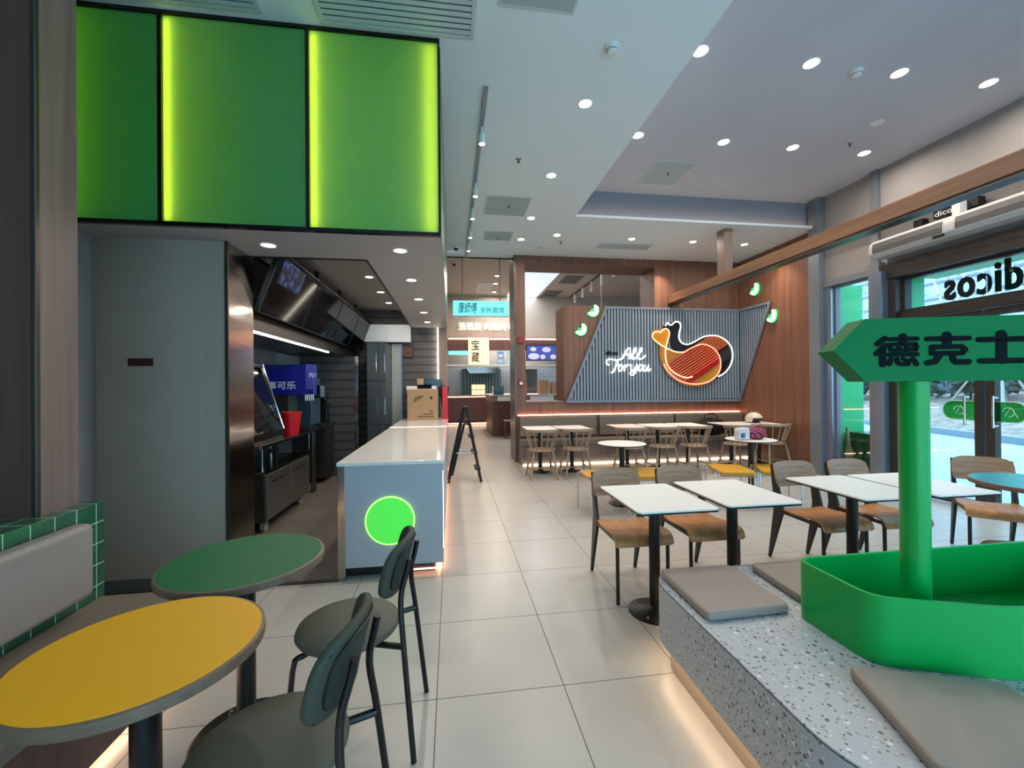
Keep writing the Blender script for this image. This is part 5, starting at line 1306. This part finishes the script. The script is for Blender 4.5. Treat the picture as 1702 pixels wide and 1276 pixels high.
M_BARK = mat('painted_bark', '#b9bcc2', .9, noise=.15, nscale=14)
def tree(x, y, z, h, r, lab, seed):
    rnd = random.Random(seed)
    t = thing('young_tree', lab, 'tree', (x, y, z), 0, 'trees on the bank')
    tr2 = MB().tube([(0, 0, -.1), (.03, .02, h * .3), (-.02, .03, h * .55), (.0, 0, h)], lambda k: r * (1 - .7 * k), 10, smooth=3)
    br = MB()
    for i in range(9):
        a = rnd.uniform(0, 6.28); zz = h * rnd.uniform(.3, .85); L = rnd.uniform(.6, 1.6)
        br.tube([(0, 0, zz), (L * .5 * math.cos(a), L * .5 * math.sin(a), zz + .5), (L * math.cos(a), L * math.sin(a), zz + 1.2)], lambda k: .035 * (1 - .75 * k), 6, smooth=2)
    obj('trunk', tr2, M_BARK, t, smooth=True); obj('branches', br, M_BARK, t, smooth=True)
    lf = MB()
    for i in range(260):
        a = rnd.uniform(0, 6.28); e = rnd.uniform(-.4, 1.4); q = Vector((math.cos(a) * math.cos(e), math.sin(a) * math.cos(e), math.sin(e))) * rnd.uniform(.8, 1.7)
        c_ = Vector((0, 0, h * .8)) + q; s__ = rnd.uniform(.05, .11); u = Vector((rnd.uniform(-1, 1), rnd.uniform(-1, 1), rnd.uniform(-1, 1))).normalized(); v = u.orthogonal().normalized()
        vs = [lf.bm.verts.new(c_ + u * s__), lf.bm.verts.new(c_ + v * s__ * .5), lf.bm.verts.new(c_ - u * s__), lf.bm.verts.new(c_ - v * s__ * .5)]; lf._face(vs)
    obj('foliage', lf, mat('tree_leaf', '#7f8b90', .7), t)
    sp_ = MB()
    for k in range(3):
        a = rnd.uniform(0, 1) + k * 2.09; sp_.tube([(1.0 * math.cos(a), 1.0 * math.sin(a), 0), (.05 * math.cos(a), .05 * math.sin(a), 1.7)], .03, 7)
    obj('support_poles', sp_, mat('pole_wood', '#9a8d80', .8), t, smooth=True)
tree(16.3, 10.6, .75, 4.5, .18, 'pale trunked young tree left of the door centre stile', 1)
tree(16.0, 8.0, .85, 4.2, .14, 'pale trunked young tree right of the door centre stile', 2)
tree(13.5, 13.0, .4, 4.2, .12, 'pale trunked young tree seen in the side window', 3)
tree(18.5, 15.5, .9, 4.6, .14, 'pale trunked young tree behind the arrow sign', 5)
rnd = random.Random(4)
bush = MB()
def bushes(x0, y0, n, lab, seed):
    rnd = random.Random(seed); mb = MB()
    for i in range(n):
        c_ = Vector((x0 + rnd.uniform(-1.3, 1.3), y0 + rnd.uniform(-2.2, 2.2), 1.0 + rnd.uniform(0, .9)))
        for k in range(14):
            u = Vector((rnd.uniform(-1, 1), rnd.uniform(-1, 1), rnd.uniform(-.6, 1))).normalized(); v = u.orthogonal().normalized(); s__ = rnd.uniform(.12, .3); c2 = c_ + u * .3
            mb._face([mb.bm.verts.new(c2 + u * s__), mb.bm.verts.new(c2 + v * s__ * .5), mb.bm.verts.new(c2 - u * s__), mb.bm.verts.new(c2 - v * s__ * .5)])
    tag(obj('shrub', mb, mat('shrub_leaf', '#3f5048', .8, noise=.4, nscale=2)), lab, 'shrub', 'shrubs on the bank')
for (x, y, lab, sd) in ((19.5, 12.5, 'dark shrub mass behind the tree left of the door stile', 11), (19.6, 8.0, 'dark shrub mass right of the door stile', 12), (19.5, 17.5, 'dark shrub mass farther left on the bank', 13), (19.6, 3.5, 'dark shrub mass at the near end of the bank', 14)):
    bushes(x, y, 60, lab, sd)
t = thing('boundary_fence', 'blue-grey fence along the top of the planted bank', 'fence', (22.5, 12, 1.0))
obj('panels', MB().box(0, .08, -18, 18, 0, 1.6), mat('fence_blue', '#566477', .7), t)
fp = MB()
for k in range(19): fp.box(-.06, 0, -18 + k * 2, -17.9 + k * 2, 0, 1.8)
obj('posts', fp, M_FRAME, t)
t = thing('glass_office_building', 'pale blue banded building across the street', 'building', (42, 16, 0))
obj('facade', MB().box(-1, 8, -40, 40, 0, 22), mat('facade_blue', '#a9cbe0', .4), t)
bands = MB()
for k in range(14): bands.box(-1.06, -1.0, -40, 40, 3 + k * 1.35, 3.25 + k * 1.35)
obj('window_bands', bands, mat('band_purple', '#6d6a80', .5), t)
fn = MB()
for k in range(16): fn.tube([(-1.2, -36 + k * 5, 8), (-1.2, -34 + k * 5, 15)], .07, 6).tube([(-1.2, -32 + k * 5, 8), (-1.2, -34 + k * 5, 15)], .07, 6)
obj('diagonal_struts', fn, M_WHITEP, t)
# green portal fins and low green tub outside the side window
M_PORT = mat('portal_green', '#12b06a', .35)
tag(obj('portal_fin', MB().box(6.05, 6.47, 5.86, 5.92, .0, 3.0), M_PORT), 'bright green side fin outside the side window', 'facade panel')
tag(obj('portal_fin', MB().box(6.05, 6.30, 4.84, 4.90, 2.3, 3.3), M_PORT), 'bright green side fin outside the transom glass', 'facade panel')
tag(obj('portal_soffit', MB().box(6.05, 6.50, -2, 4.84, 2.85, 2.92), mat('portal_pale', '#7fc48f', .5)), 'pale green soffit over the doors outside', 'facade panel')
t = thing('green_tub', 'low dark green planting tub outside the side window', 'planter', (6.45, 5.5, -.01))
obj('tub', MB().box(-.30, .35, -.32, .34, 0, .70), M_GREEND, t)
gr = MB(); rnd = random.Random(9)
for i in range(90):
    x, y = rnd.uniform(-.36, -.31), rnd.uniform(-.25, .2); L = rnd.uniform(.05, .22)
    gr.tube([(x, y, .05 + L), (x - .02, y + rnd.uniform(-.05, .05), .12 + L + rnd.uniform(0, .1))], .004, 4)
obj('grass_tufts', gr, mat('dry_grass', '#6f7a6e', .8), t)
t = thing('straw_broom', 'pale straw broom leaning in the corner outside the side window', 'broom', (6.08, 5.72, -.01), R(0))
hd_ = MB()
for i in range(60):
    a = rnd.uniform(0, 6.28); r_ = rnd.uniform(.01, .10)
    hd_.tube([(.03 * math.cos(a), .03 * math.sin(a) + .03, .48), (r_ * math.cos(a), r_ * math.sin(a), .10)], .005, 4)
obj('bristles', hd_, mat('straw', '#9b8a6c', .8), t)
obj('handle', MB().tube([(0, .03, .45), (.0, .06, .78)], lambda k: .03 - .012 * k, 8), MATS['straw'], t, smooth=True)
